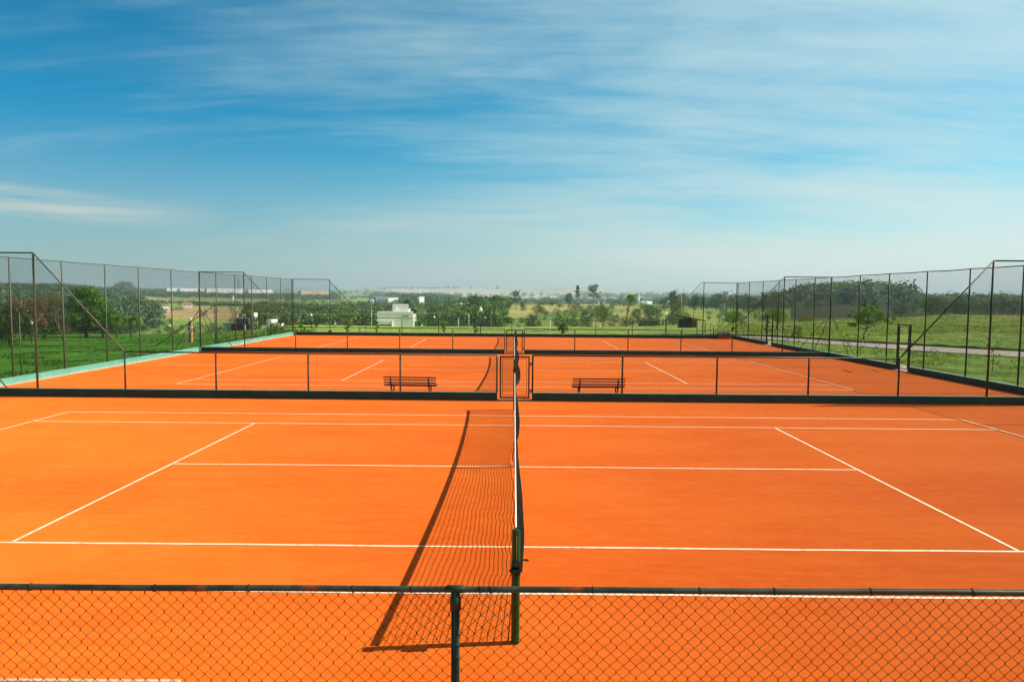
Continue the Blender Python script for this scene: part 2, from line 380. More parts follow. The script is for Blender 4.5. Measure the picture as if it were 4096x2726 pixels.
    k2 = t.mix(t.ramp(n2, .3, .7), (.45, .52, .4), (1.55, 1.40, 1.35)); c2 = t.mix(1.0, c2, k2, 'MULTIPLY')
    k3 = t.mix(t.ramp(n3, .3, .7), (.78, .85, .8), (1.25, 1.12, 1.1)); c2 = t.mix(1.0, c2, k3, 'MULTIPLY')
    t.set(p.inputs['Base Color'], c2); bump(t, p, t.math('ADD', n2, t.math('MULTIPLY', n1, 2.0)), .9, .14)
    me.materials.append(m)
    o = link('ground', me); tag(o, kind='structure'); return o
terrain()

def strip(name, mat, near, farr, lift=.04, cols=6, step=.6, kind='structure', edge=0):
    """ribbon between two edge polylines, laid on the terrain"""
    def resample(P, n):
        P = np.array(P, float); s = np.concatenate([[0], np.cumsum(np.hypot(*np.diff(P, axis=0).T))]); q = np.linspace(0, s[-1], n)
        return np.stack([np.interp(q, s, P[:, 0]), np.interp(q, s, P[:, 1])], -1)
    L = np.hypot(*np.diff(np.array(near), axis=0).T).sum(); n = max(8, int(L/step))
    a, b = resample(near, n), resample(farr, n); k = np.linspace(0, 1, cols)
    P = a[:, None]*(1-k[None, :, None]) + b[:, None]*k[None, :, None]
    Z = ground(P[..., 0], P[..., 1])+lift; V = np.concatenate([P, Z[..., None]], -1).reshape(-1, 3)
    i, j = np.meshgrid(np.arange(n-1), np.arange(cols-1), indexing='ij')
    F = np.stack([i*cols+j, (i+1)*cols+j, (i+1)*cols+j+1, i*cols+j+1], -1).reshape(-1, 4)
    o = link(name, arr_mesh(name, V, F, mat, True)); tag(o, kind=kind); return o
pn_ = [(44, 9), (36, 20), (28.1, 30.7), (24.9, 34.6), (21.7, 40.8), (18.8, 47.4), (15.2, 51.6), (7.6, 52.6), (0, 52.3)]
pf_ = [(48.5, 12), (40, 24), (31.1, 34.8), (27.5, 38.9), (23.8, 45.4), (20.2, 51.6), (16, 55.2), (7.6, 54.6), (0, 53.2)]
strip('path', ASPH, pn_, pf_, .05)
VERGE = mottled('turf_edge', (.05, .085, .018), (.10, .14, .03), 3, 1, .1, c3=(.10, .06, .03), s3=6, bs=.8, bd=.03)
def verge():
    mb = MB(); P = pf_[:-1]
    pts = []
    for k in range(len(P)-1):
        for s in range(12): q = s/12; pts.append((P[k][0]*(1-q)+P[k+1][0]*q, P[k][1]*(1-q)+P[k+1][1]*q))
    ring = []
    for i, (x, y) in enumerate(pts):
        x2, y2 = pts[min(i+1, len(pts)-1)]; x1, y1 = pts[max(i-1, 0)]; t = Vector((x2-x1, y2-y1)).normalized(); nn = Vector((-t.y, t.x)) * (-1)
        if nn.dot(Vector((1, 1))) < 0: nn = -nn
        z = gz(x, y); h = .20+.03*math.sin(i*1.7)
        ring.append([(x, y, z-.05), (x+nn.x*.08, y+nn.y*.08, z+h*.8), (x+nn.x*.35, y+nn.y*.35, z+h), (x+nn.x*1.6, y+nn.y*1.6, gz(x+nn.x*1.6, y+nn.y*1.6)-.06)])
    for a, b in zip(ring[:-1], ring[1:]):
        for q in range(3): mb.poly([a[q], b[q], b[q+1], a[q+1]], True)
    o = mb.obj('grass_verge', VERGE); tag(o, kind='structure')
verge()
f2 = [xy(2060, 106), xy(2140, 112), xy(2200, 124), xy(2240, 150), xy(2300, 185)]; f1 = [xy(2060, 101), xy(2150, 105), xy(2225, 117), xy(2262, 148), xy(2318, 185)]
strip('path', ASPH, f1, f2, .12, step=1.5)

# ------------------------------------------------------------------ courts
YC = [0.0, 16.8, 33.6]
FRONT = [-3.45, 13.62, 30.55, 46.62]         # near face of each divider wall
TH = .15
def court(i):
    y0 = -12 if i == 0 else FRONT[i]+TH; y1 = FRONT[i+1]
    if i == 0: y0 = -12
    n = 2
    V = [(-17.24, y0, 0), (17.24, y0, 0), (17.24, y1, 0), (-17.24, y1, 0)]
    o = link('court_surface', arr_mesh('court_surface', V, [(0, 1, 2, 3)], CLAY)); tag(o, kind='structure')
    yy = YC[i]; mb = MB(); z = .004; h = .025
    def hline(x0, x1, y, wd=.046):
        # slightly wavy tape
        n = int((x1-x0)/.6)+1
        for k in range(n):
            a = x0+(x1-x0)*k/n; b = x0+(x1-x0)*(k+1)/n
            ya = y+.006*math.sin(a*1.3+i)+.003*math.sin(a*5); yb = y+.006*math.sin(b*1.3+i)+.003*math.sin(b*5)
            mb.poly([(a, ya-wd/2, z), (b, yb-wd/2, z), (b, yb+wd/2, z), (a, ya+wd/2, z)])
    def vline(x, a, b, wd=.046): mb.poly([(x-wd/2, a, z), (x+wd/2, a, z), (x+wd/2, b, z), (x-wd/2, b, z)])
    for y in (0, 10.97): hline(-11.885, 11.885, yy+y)
    for y in (1.372, 9.598): hline(-11.858, 11.858, yy+y)
    hline(-6.37, 6.37, yy+5.485)
    for s in (-1, 1):
        for a, b in ((.027, 1.345), (1.399, 9.571), (9.625, 10.943)): vline(s*11.885, yy+a, yy+b)
        vline(s*6.4, yy+1.399, yy+9.571)
    o = mb.obj('court_lines', LINE); tag(o, kind='structure')
for i in range(3): court(i)

# ------------------------------------------------------------------ chain link
PITCH = .063
_chain = {}
def chain_mesh(wd, z0, z1, rad, curved=False, slope=None, dens=1):
    PITCH = .0735 if curved else .063
    key = (round(wd, 3), z0, z1, rad, curved, slope)
    if key in _chain: return _chain[key]
    p = PITCH; nw = int(round(wd/(p/2))); px = wd/nw*1.0; nj = int((z1-z0)/(p/2))+1
    sub = 4 if curved else 1
    J = np.arange(nj*sub+1)/sub
    I = np.arange(nw)[:, None]
    j0 = np.floor(J).astype(int); fr = J-j0
    a = (I+j0[None]) % 2; b = (I+j0[None]+1) % 2
    s = fr*fr*(3-2*fr) if curved else fr
    s = .25*fr+.75*s if curved else fr
    x = px*(I + a*(1-s)+b*s); z = z1 - J[None]*(z1-z0)/nj + 0*x
    y = (.5-np.abs(s-.5))*0+0*x
    if curved: y = rad*1.3*np.sin(np.pi*fr)[None]*np.where(a == 0, 1, -1)+0*x
    else: y = np.where((j0[None]+I) % 2 == 0, rad*.6, -rad*.6)+0*x
    if curved:
        x = x + .0026*np.sin(I*2.3+z*9)+.0022*np.sin(z*31+I*1.7)+.003*np.sin(I*.31+z*4)
    P = np.stack([x, y, z], -1); n = P.shape[1]
    offs = np.array([[0, rad, 0], [-1.15*rad, -.5*rad, 0], [1.15*rad, -.5*rad, 0]])
    V = (P[:, :, None]+offs[None, None]).reshape(-1, 3)
    wi, ji = np.meshgrid(np.arange(nw), np.arange(n-1), indexing='ij')
    if slope is not None:
        # keep only what lies under the line from (0, slope[0]) to (wd, slope[1])
        top = slope[0]+(slope[1]-slope[0])*P[..., 0]/wd
        keep = (P[:, :-1, 2] < top[:, :-1]-.01) & (P[:, 1:, 2] < top[:, 1:]-.01); wi, ji = wi[keep], ji[keep]
    b0 = ((wi*n+ji)*3).ravel(); F = []
    for k in range(3):
        k2 = (k+1) % 3; F.append(np.stack([b0+k, b0+k2, b0+3+k2, b0+3+k], -1))
    me = arr_mesh('wire_mesh', V, np.concatenate(F), WIRE, True); _chain[key] = me; return me
def add_chain(par, p0, p1, z0, z1, rad=.0017, curved=False, slope=None, name='wire_mesh'):
    p0 = Vector(p0); p1 = Vector(p1); wd = (p1-p0).length
    o = link(name, chain_mesh(round(wd, 2), z0, z1, rad, curved, slope)); child(par, o)
    o.location = (p0.x, p0.y, 0); o.rotation_euler = (0, 0, math.atan2(p1.y-p0.y, p1.x-p0.x)); return o

def pole(par, x, y, z0, z1, rad=.03, mat=None, name='post'):
    mb = MB(); mb.tube([(x, y, z0), (x, y, z1)], rad, 10); return mb.obj(name, mat or PIPE, par)
def rail(par, pts, rad=.021, mat=None, name='top_rail'):
    mb = MB(); mb.tube(pts, rad, 8); return mb.obj(name, mat or PIPE, par)
def brace(par, a, b, rad=.02, mat=None): return rail(par, [a, b], rad, mat, 'brace')

HT, HL = 4.36, 1.385      # tall and low fence tops
ZT = .25
GATEM = mottled('gate_frame_paint', (.028, .022, .012), (.05, .035, .02), 7, .6, .3)
def wall(x0, x1, y0, y1, label, mat=WALL_SHADED, cap=WALL_TOP_SUNLIT, z1=ZT, z0=-.3):
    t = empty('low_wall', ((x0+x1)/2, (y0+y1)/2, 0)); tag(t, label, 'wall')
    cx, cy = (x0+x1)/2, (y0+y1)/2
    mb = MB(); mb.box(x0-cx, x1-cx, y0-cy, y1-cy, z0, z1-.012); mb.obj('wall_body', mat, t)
    mb = MB(); mb.box(x0-cx-.003, x1-cx+.003, y0-cy-.003, y1-cy+.003, z1-.012, z1); mb.obj('sunlit_top', cap, t, .004)  # thin top slab that carries the painted sunlit tone
    return t
# divider walls, each in two lengths either side of its gate
DIV = [
 dict(y=FRONT[1], L=[-17.2, -14.59, -11.90, -9.12, -6.30, -3.49, -.545], Rr=[.545, 3.28, 6.16, 8.95, 11.69, 14.39, 17.2], ord='nearest'),
 dict(y=FRONT[2], L=[-17.3, -14.87, -12.06, -9.21, -6.32, -3.40, -.535], Rr=[.535, 3.32, 6.25, 9.16, 11.97, 14.74, 17.3], ord='farther'),
]
def cross_fence(D, side):
    xs = D['L'] if side < 0 else D['Rr']; y = D['y']+TH/2
    sd_ = 'left' if side < 0 else 'right'
    w_ = {'nearest': 'the wall before the benches', 'farther': 'the divider wall behind the middle court'}[D['ord']]
    t = empty('chain_link_fence', (0, y, 0))
    tag(t, f'green chain link fence on {w_}, {sd_} of its gate', 'fence', 'chain link fences round the clay courts')
    for x in xs:
        tall = abs(x) > 13
        pole(t, x, 0, ZT-.02, HT if tall else HL, .030 if tall else .027, RUSTY_SUNLIT if side < 0 else PIPE)
    xs2 = sorted(xs, key=abs)                     # from gate outwards
    s = side; xg, xd, xt, xo = xs2[0], xs2[4], xs2[5], xs2[6]
    rail(t, [(xg, 0, HL), (xd, 0, HL)], .022, PIPE); rail(t, [(xd, 0, HL), (xt, 0, HT)], .021, RUSTY_SUNLIT if side < 0 else PIPE, 'sloping_rail'); rail(t, [(xt, 0, HT), (xo, 0, HT)], .021, PIPE)
    for a, b in zip(xs[:-1], xs[1:]):
        lo, hi = min(abs(a), abs(b)), max(abs(a), abs(b))
        if hi < 13: add_chain(t, (a, 0, 0), (b, 0, 0), ZT+.01, HL-.02, .0015)
        elif lo > 13: add_chain(t, (a, 0, 0), (b, 0, 0), ZT+.01, HT-.02)
        else: add_chain(t, (a, 0, 0), (b, 0, 0), ZT+.01, HT-.02, slope=(HT, HL) if a < 0 else (HL, HT))
    # a tension wire low down
    mb = MB(); mb.tube([(xs[0], 0.01, ZT+.04), (xs[-1], .01, ZT+.04)], .003, 4); mb.obj('tension_wire', WIRE, t)
    return t
for D in DIV:
    nm = 'nearest' if D['ord'] == 'nearest' else 'far'
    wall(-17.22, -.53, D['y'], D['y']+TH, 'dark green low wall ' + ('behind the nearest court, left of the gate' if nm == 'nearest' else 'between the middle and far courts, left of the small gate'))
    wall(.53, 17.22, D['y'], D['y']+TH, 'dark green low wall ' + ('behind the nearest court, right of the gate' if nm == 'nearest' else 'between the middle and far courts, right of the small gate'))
    fl, fr = cross_fence(D, -1), cross_fence(D, 1)
    # gate
    y = D['y']+TH/2; g = empty('gate', (0, y, 0))
    tag(g, 'metal framed chain link gate ' + ('near the net post of the closest court' if nm == 'nearest' else 'in the far divider wall, small in the picture'), 'gate')
    def frame(x0, x1, z0, z1, wd, name, mat, yy=0):
        mb = MB()
        mb.box(x0, x0+wd, yy-wd/2, yy+wd/2, z0, z1).box(x1-wd, x1, yy-wd/2, yy+wd/2, z0, z1)
        mb.box(x0+wd, x1-wd, yy-wd/2, yy+wd/2, z0, z0+wd).box(x0+wd, x1-wd, yy-wd/2, yy+wd/2, z1-wd, z1)
        return mb.obj(name, mat, g)
    frame(-.455, .455, .065, 1.36, .045, 'outer_frame', GATEM); frame(-.375, .375, .14, 1.29, .014, 'inner_frame', PIPE)
    for zz_ in (.55, .92):
        for s in (-1, 1): mb = MB(); mb.box(min(s*.41, s*.375), max(s*.41, s*.375), -.006, .006, zz_-.006, zz_+.006); mb.obj('spacer', PIPE, g)
    add_chain(g, (-.37, 0, 0), (.37, 0, 0), .16, 1.27)
    for zz_ in (.30, 1.12):
        mb = MB(); mb.box(.455, .535, -.02, .02, zz_-.012, zz_+.012); mb.tube([(.49, -.03, zz_-.06), (.49, -.03, zz_+.06)], .014, 8); mb.box(.47, .515, -.03, .0, zz_-.055, zz_-.04); mb.box(.47, .515, -.03, .0, zz_+.04, zz_+.055)
        mb.obj('hinge', IRON, g)
    mb = MB(); mb.box(-.53, .53, D['y']+.01, D['y']+TH-.01, -.3, .035); o = mb.obj('gate_sill', WALL_TOP_SUNLIT if nm == 'nearest' else WALL_SHADED); tag(o, 'low painted sill under the ' + ('nearer' if nm == 'nearest' else 'farther') + ' gate', 'sill')
# end wall and fence behind the third court
EL = [-17.42, -14.45, -11.64, -8.81, -5.94, -3.11, -.20, 3.72, 6.38, 9.23, 11.88, 14.76, 17.42]
wall(-17.5, 17.5, FRONT[3], FRONT[3]+TH, 'long dark green low wall closing the farthest court along the lawn')
t = empty('chain_link_fence', (0, FRONT[3]+TH/2, 0)); tag(t, 'chain link fence on the end wall of the farthest court before the lawn', 'fence', 'chain link fences round the clay courts')
for x in EL:
    tall = abs(x) > 13; pole(t, x, 0, ZT-.02, HT if tall else HL, .03 if tall else .026, RUSTY_SUNLIT if x < -10 else PIPE)
for s in (-1, 1): rail(t, [(s*14.6, 0, HT), (s*17.42, 0, HT)]); rail(t, [(s*11.76, 0, HL), (s*14.6, 0, HT)], .021, None, 'sloping_rail')
rail(t, [(-11.64, 0, HL), (11.88, 0, HL)])
for a, b in zip(EL[:-1], EL[1:]):
    lo, hi = min(abs(a), abs(b)), max(abs(a), abs(b))
    if hi < 13: add_chain(t, (a, 0, 0), (b, 0, 0), ZT+.01, HL-.02, .0015)
    elif lo > 13: add_chain(t, (a, 0, 0), (b, 0, 0), ZT+.01, HT-.02, .0015)
    else: add_chain(t, (a, 0, 0), (b, 0, 0), ZT+.01, HT-.02, .0015, slope=(HT, HL) if a < 0 else (HL, HT))

# side walls and tall side fences
SX = 17.32
SL = [-12, -8.9, -5.9, -3.2, -.4, 2.4, 5.2, 8.0, 10.8, 13.7, 16.42, 19.15, 21.93, 24.53, 27.55, 30.62, 32.77, 35.46, 38.17, 40.93, 43.8, 46.7]
SRr = [-12, -8.9, -5.9, -3.2, -.4, 2.4, 5.2, 8.0, 10.8, 13.7, 16.42, 19.18, 21.90, 24.83, 27.52, 30.62, 32.70, 35.40, 38.12, 41.0, 43.8, 46.7]
wall(-17.40, -17.24, -12, FRONT[3], 'low wall in painted sunlit mint tone along the left side of all three courts', WALL_SUNLIT)
DOORS = [(22.86, 23.80), (38.86, 39.90)]
segs = [(-12, 22.80), (23.86, 38.80), (39.96, FRONT[3])]
lab = ['dark green low wall along the right side from the foreground to the nearer side door', 'dark green low wall on the right side between the two side doors', 'dark green low wall on the right side from the farther side door to the back corner']
for (a, b), l_ in zip(segs, lab): wall(17.24, 17.40, a, b, l_, WALL_SHADED, WALL_TOP_SUNLIT)
for (a, b) in DOORS:
    mb = MB(); mb.box(17.1, 17.75, a-.04, b+.04, -.2, .03).box(17.75, 18.2, a-.1, b+.1, -.3, .01); o = mb.obj('door_sill', COPING); tag(o, 'pale concrete sill of the ' + ('nearer' if a < 30 else 'farther') + ' side door', 'sill')
# pale gravel edging outside the right wall
strip('gravel_edge', COPING, [(17.40, -6), (17.40, 46.8)], [(17.92, -6), (17.92, 46.8)], .17, 3, 1.0)
def side_fence(x, ys, right):
    t = empty('chain_link_fence', (x, 0, 0))
    tag(t, 'tall chain link fence down the ' + ('right side of the courts with two doors' if right else 'left side above the sunlit-toned wall'), 'fence', 'chain link fences round the clay courts')
    for y in ys: pole(t, 0, y, ZT-.02, HT, .029, PIPE if right else RUSTY_SUNLIT)
    mb = MB(); pts = []
    for a, b in zip(ys[:-1], ys[1:]):
        for q in range(4): k = q/4; pts.append((0, a*(1-k)+b*k, HT-.03*math.sin(math.pi*k)*(.6+.4*math.sin(a))))
    pts.append((0, ys[-1], HT)); mb.tube(pts, .018, 6); mb.obj('top_rail', PIPE if right else RUSTY_SUNLIT, t)
    for k, (a, b) in enumerate(zip(ys[:-1], ys[1:])):
        if b < 6: continue
        r_ = .0019 if (a+b)/2 < 30 else .0017
        cuts = [(a, b)]
        if right:
            for d0, d1 in DOORS:
                if a < d1 and b > d0:
                    if d0 > a: add_chain(t, (0, a, 0), (0, d0-.05, 0), ZT+.01, HT-.03, r_)
                    if b > d1: add_chain(t, (0, d1+.05, 0), (0, b, 0), ZT+.01, HT-.03, r_)
                    add_chain(t, (0, max(a, d0-.05), 0), (0, min(b, d1+.05), 0), 2.14, HT-.03, r_); cuts = []
        for a2, b2 in cuts: add_chain(t, (0, a2, 0), (0, b2, 0), ZT+.01, HT-.03, r_)
    # the stay wires and struts at the corner posts
    return t
fL = side_fence(-SX, SL, False); fR = side_fence(SX, SRr, True)
for sgn, par in ((-1, fL), (1, fR)):
    ap = 2.36
    for yc in (FRONT[1]+.07, FRONT[2]+.07, FRONT[3]+.07):
        m_ = RUSTY_SUNLIT if sgn < 0 else PIPE
        brace(par, (0, yc, ap), (-sgn*1.80, yc-.02, ZT+.01), .018, m_)            # along the divider
        if yc < 40: brace(par, (0, yc, ap), (0, yc+1.9, ZT), .016, m_)
        brace(par, (0, yc, ap), (0, yc-2.2, ZT), .016, m_)
        brace(par, (0, yc, ap), (sgn*1.7, yc+.4, -.1), .016, RUSTY_SUNLIT)
# foreground side fences also cast the long rail shadow on the right

# side doors (steel frames standing open in the right fence)
def door(a, b, label):
    g = empty('door_frame', (SX-.06, (a+b)/2, 0)); tag(g, label, 'door frame'); h = (b-a)/2
    for s in (-1, 1):
        mb = MB(); mb.box(-.035, .035, s*(h)-.035, s*(h)+.035, 0.0, 2.09); mb.obj('jamb', PIPE, g)
        mb = MB(); mb.box(-.02, .02, s*(h-.10)-.018, s*(h-.10)+.018, .12, 1.98); mb.obj('leaf_stile', PIPE, g)
    mb = MB(); mb.box(-.035, .035, -h+.035, h-.035, 2.03, 2.09); mb.obj('lintel', PIPE, g)
    mb = MB()
    for z in (.12, .98, 1.03, 1.95): mb.box(-.015, .015, -h+.118, h-.118, z-.012, z+.012)
    mb.obj('leaf_rail', PIPE, g)
    mb = MB(); mb.box(-.03, .03, -h+.118, -h+.16, 1.0, 1.12); mb.obj('latch', IRON, g)
door(*DOORS[0], 'tall narrow steel door frame in the right fence beside the middle court')
door(*DOORS[1], 'tall narrow steel door frame in the right fence beside the farthest court')

# near fence in the foreground
YN, ZN = -3.40, 1.53
nf = empty('chain_link_fence', (0, YN, 0)); tag(nf, 'foreground chain link fence with thick weathered top rail crossing the bottom of the picture', 'fence')
PX0 = -.352
for k, x in enumerate((PX0-6.8, PX0-3.4, PX0, PX0+3.4, PX0+6.8)):
    mb = MB(); mb.tube([(x, .0, .0), (x, .0, ZN-.10)], .024, 16); mb.obj('post', PIPE, nf)
    mb = MB(); mb.lathe((x, 0, 0), [(.024, ZN-.125), (.0305, ZN-.122), (.0315, ZN-.05), (.027, ZN-.045), (.022, ZN-.01)], 16)
    mb.tube([(x-.052, 0, ZN), (x-.050, 0, ZN), (x+.050, 0, ZN), (x+.052, 0, ZN)], [.018, .0205, .0205, .018], 16); mb.obj('rail_fitting', PIPE, nf)
NR = mottled('weathered_top_rail', (.010, .034, .025), (.032, .068, .05), 6, .42, .4, lo=.42, hi=.6, c3=(.17, .055, .024), s3=4.5, bs=.15)
def rz_(x): return ZN+.0015*math.sin(x*3.6) - .004*min(0, x+.3)*(-1)*0 + (-.0045*(-x) if x < 0 else 0) + max(0, x-.5)*.004
pts = [(-7+i*.25, 0, rz_(-7+i*.25)) for i in range(57)]
mb = MB(); mb.tube(pts, .0172, 16); mb.obj('top_rail', NR, nf)
for x in (-2.75, -2.05, -1.52, -.93, -.60, -.318, -.215, -.155, .42, 1.02, 1.44, 1.98, 2.55):
    mb = MB(); q = [(x+.004*math.sin(3*k), .0205*math.cos(2*math.pi*k/12), rz_(x)+.0205*math.sin(2*math.pi*k/12)) for k in range(13)]; mb.tube(q, .0022, 5); mb.obj('wire_tie', WIRE, nf)
for k in range(4):
    add_chain(nf, (PX0-6.8+k*3.4, -.004, 0), (PX0-3.4+k*3.4, -.004, 0), .05, ZN-.002, .0018, curved=True)
# the mesh hooks caught over the rail
mb = MB()
for k in range(-100, 100):
    x = PX0+k*.0735; mb.tube([(x, .012, rz_(x)+.010), (x+.002, 0, rz_(x)+.0175), (x+.004, -.012, rz_(x)+.010)], .0022, 4)
tag(mb.obj('mesh_hooks', WIRE, nf), kind='stuff')

# ------------------------------------------------------------------ nets
def net(i, label):
    yy = YC[i]; y0, y1 = yy-(.99 if i == 0 else .90), yy+11.87; t = empty('tennis_net', (0, yy, 0)); tag(t, label, 'net', 'tennis nets on the three courts')
    amp = [1.0, 1.25, 1.2][i]; cell = .046; ny = int((y1-y0)/cell); nz = 19
    yv = np.linspace(y0, y1, ny+1)-yy; s = (yv+.9)/12.77
    ztop = 1.035-.12*np.sin(np.pi*np.clip(s, 0, 1))**.8 - (.0)
    def disp(y, k):                     # k 0 top .. 1 bottom
        s_ = (y+.9)/12.77; env = np.minimum(1, np.minimum(s_, 1-s_)*9)
        if i == 0: A = .075+.022*np.sin(y*.9+.4)-.05*np.exp(-((y-6.5)/.8)**2)
        else: A = .10+.06*np.sin(y*.9+.8)-.05*np.exp(-((y-5.5)/.9)**2)
        g = np.sin(np.pi*np.clip(k, 0, 1)*.78)
        return amp*env*(A*g + .012*np.sin(y*5.3+k*4)*k + .010*np.sin(y*11+k*9)*k) - (.06*np.exp(-((y-6.0)/1.1)**2)*k*k*(i == 0))
    def P(y, k, j): return None
    K = np.linspace(0, 1, nz+1); Yg, Kg = np.meshgrid(yv, K, indexing='ij'); zt = (ztop-.05)[:, None]; zb = .05
    X = disp(Yg, Kg); Z = zt+(zb-zt)*Kg + .012*np.sin(Yg*2.1+Kg*5)*np.sin(np.pi*Kg); Yg = Yg + .012*np.sin(Yg*1.7)*Kg+.006*np.sin(Kg*14+Yg)
    G = np.stack([X, Yg, Z], -1)
    def ribbons(G, rad, axis):
        P_ = G if axis == 0 else G.transpose(1, 0, 2)      # polylines along second axis
        n = P_.shape[1]; m_ = P_.shape[0]
        offs = np.array([[rad, 0, 0], [-.5*rad, .7*rad, .7*rad], [-.5*rad, -.7*rad, -.7*rad]]) if axis == 1 else np.array([[rad, 0, 0], [-.5*rad, .866*rad, 0], [-.5*rad, -.866*rad, 0]])
        if axis == 1: offs = np.array([[rad, 0, 0], [-.5*rad, 0, .866*rad], [-.5*rad, 0, -.866*rad]])
        V = (P_[:, :, None]+offs).reshape(-1, 3); a, b = np.meshgrid(np.arange(m_), np.arange(n-1), indexing='ij'); b0 = ((a*n+b)*3).ravel()
        F = np.concatenate([np.stack([b0+k, b0+(k+1) % 3, b0+3+(k+1) % 3, b0+3+k], -1) for k in range(3)]); return V, F
    V1, F1 = ribbons(G, .0034, 0); V2, F2 = ribbons(G, .0034, 1)
    me = arr_mesh('netting', np.concatenate([V1, V2]), np.concatenate([F1, F2+len(V1)]), NETC); child(t, link('netting', me))
    mb = MB(); n = 60
    for k in range(n):
        a, b = yv[int(k*ny/n)], yv[int((k+1)*ny/n)]; za, zb_ = ztop[int(k*ny/n)], ztop[int((k+1)*ny/n)]
        hw = .0085; M = [(-hw, a, za-.058), (hw, a, za-.058), (hw*.8, a, za), (-hw*.8, a, za)]; N = [(-hw, b, zb_-.058), (hw, b, zb_-.058), (hw*.8, b, zb_), (-hw*.8, b, zb_)]
        for q in range(4): mb.poly([M[q], N[q], N[(q+1) % 4], M[(q+1) % 4]])
        if k in (0, n-1): mb.poly(M if k == 0 else N)
    mb.obj('top_band', BAND, t)
    mb = MB(); mb.box(-.012, .012, 5.485-.025, 5.485+.025, .02, .93); mb.obj('centre_strap', BAND, t)
    mb = MB(); c_ = [tuple(p) for p in G[::6, -1]]; mb.tube(c_, .0045, 5); mb.obj('bottom_cord', NETC, t)
    return t
def grit():
    rg = np.random.default_rng(41); n = 900; X = rg.uniform(-6, 6, n); Y = rg.uniform(-3, 9, n); s_ = rg.uniform(.003, .009, n); VV = []; FF = []
    for k in range(n):
        b = len(VV); x, y, q = X[k], Y[k], s_[k]; VV += [(x-q, y-q*.6, .001), (x+q, y-q*.8, .001), (x+q*.2, y+q, .001), (x, y, q*1.1)]; FF += [(b, b+1, b+3), (b+1, b+2, b+3), (b+2, b, b+3)]
    o = link('clay_grit', arr_mesh('clay_grit', VV, FF, CLAY)); tag(o, 'loose grains of clay grit scattered on the nearest court', 'grit', kind='stuff')
grit()
net(0, 'tennis net of the nearest court, dark mesh under a white band running straight away'); net(1, 'tennis net of the middle court seen through the gate, its mesh billowing to the right'); net(2, 'small tennis net of the farthest court seen end on')
def net_post(x, y, winch, label, s=1):
    t = empty('net_post', (x, y, 0)); tag(t, label, 'net post', 'green steel net posts')
    mb = MB(); mb.tube([(0, 0, -.02), (0, 0, 1.055)], .0385, 24, cap=False)
    mb.lathe((0, 0, 0), [(.0385, 1.055), (.0345, 1.055), (.0345, .95), (.03, .949)], 24); mb.obj('pole', POSTG, t)
    if winch:
        mb = MB(); mb.box(-.008, .008, -.05*s, .02, 1.0, 1.075) if s > 0 else mb.box(-.008, .008, -.02, .05, 1.0, 1.075)
        mb.tube([(-.008, -.03*s, 1.04), (.008, -.03*s, 1.04)], .028, 14); mb.obj('pulley', DARKG, t)
        mb = MB(); mb.tube([(0.004, .03*s, 1.05), (.004, -.048*s, 1.06), (.006, -.052*s, .98), (.006, -.05*s, .76)], .003, 6); mb.obj('cable', STEEL, t)
        mb = MB(); yb = -.085*s
        mb.box(-.042, -.034, min(-.02*s, yb), max(-.02*s, yb), .665, .775).box(.030, .038, min(-.02*s, yb), max(-.02*s, yb), .665, .775)
        mb.box(-.034, .030, min(-.034*s, -.042*s), max(-.034*s, -.042*s), .66, .785); mb.box(-.034, .030, min(yb, yb+.01*s), max(yb, yb+.01*s), .745, .775)
        mb.tube([(-.056, -.062*s, .70), (.060, -.062*s, .70)], .010, 10); mb.tube([(-.03, -.062*s, .70), (.026, -.062*s, .70)], .022, 14); mb.tube([(-.058, -.062*s, .70), (-.042, -.062*s, .70)], .018, 6)
        mb.box(.006, .022, min(-.04*s, -.085*s), max(-.04*s, -.085*s), .635, .67); mb.obj('winch', DARKG, t, .002)
        mb = MB(); mb.tube([(.052, -.062*s, .695), (.056, -.06*s, .80)], .007, 8); mb.tube([(.05, -.06*s, .803), (.066, -.06*s, .803)], .010, 8)
        mb.tube([(.066, -.06*s, .803), (.076, -.06*s, .803), (.105, -.06*s, .800), (.116, -.06*s, .800)], [.0075, .009, .0115, .009], 10); mb.obj('crank_handle', DARKG, t)
    else:
        mb = MB(); mb.tube([(0, -.03, .98), (0, .02, .98)], .012, 8); mb.obj('hook', DARKG, t)
    return t
for i, nm in enumerate(('nearest', 'middle', 'farthest')):
    p = net_post(0, YC[i]-(1.04 if i == 0 else .95), True, f'green net post with winch and crank at the near end of the {nm} net')
    net_post(-.0, YC[i]+11.92, False, f'green net post at the far end of the {nm} net')
    if i == 0:
        # faded vertical maker's lettering on the nearest post: unreadable dark strokes
        mb = MB(); rr = random.Random(3)
        for k in range(7):
            z = .605-k*.028; a0 = -1.10
            th = a0; c_, s_ = math.cos(th), math.sin(th); R_ = .0392
            for q in range(3):
                z2 = z-.004-q*.007; th = a0-.10+.10*rr.random()+.06*q; th2 = th+.22+.12*rr.random()
                mb.poly([(R_*math.cos(a), R_*math.sin(a), zz_) for a, zz_ in ((th, z2), (th2, z2), (th2, z2+.004), (th, z2+.004))])
        mb.obj('worn_lettering', DARKG, p)

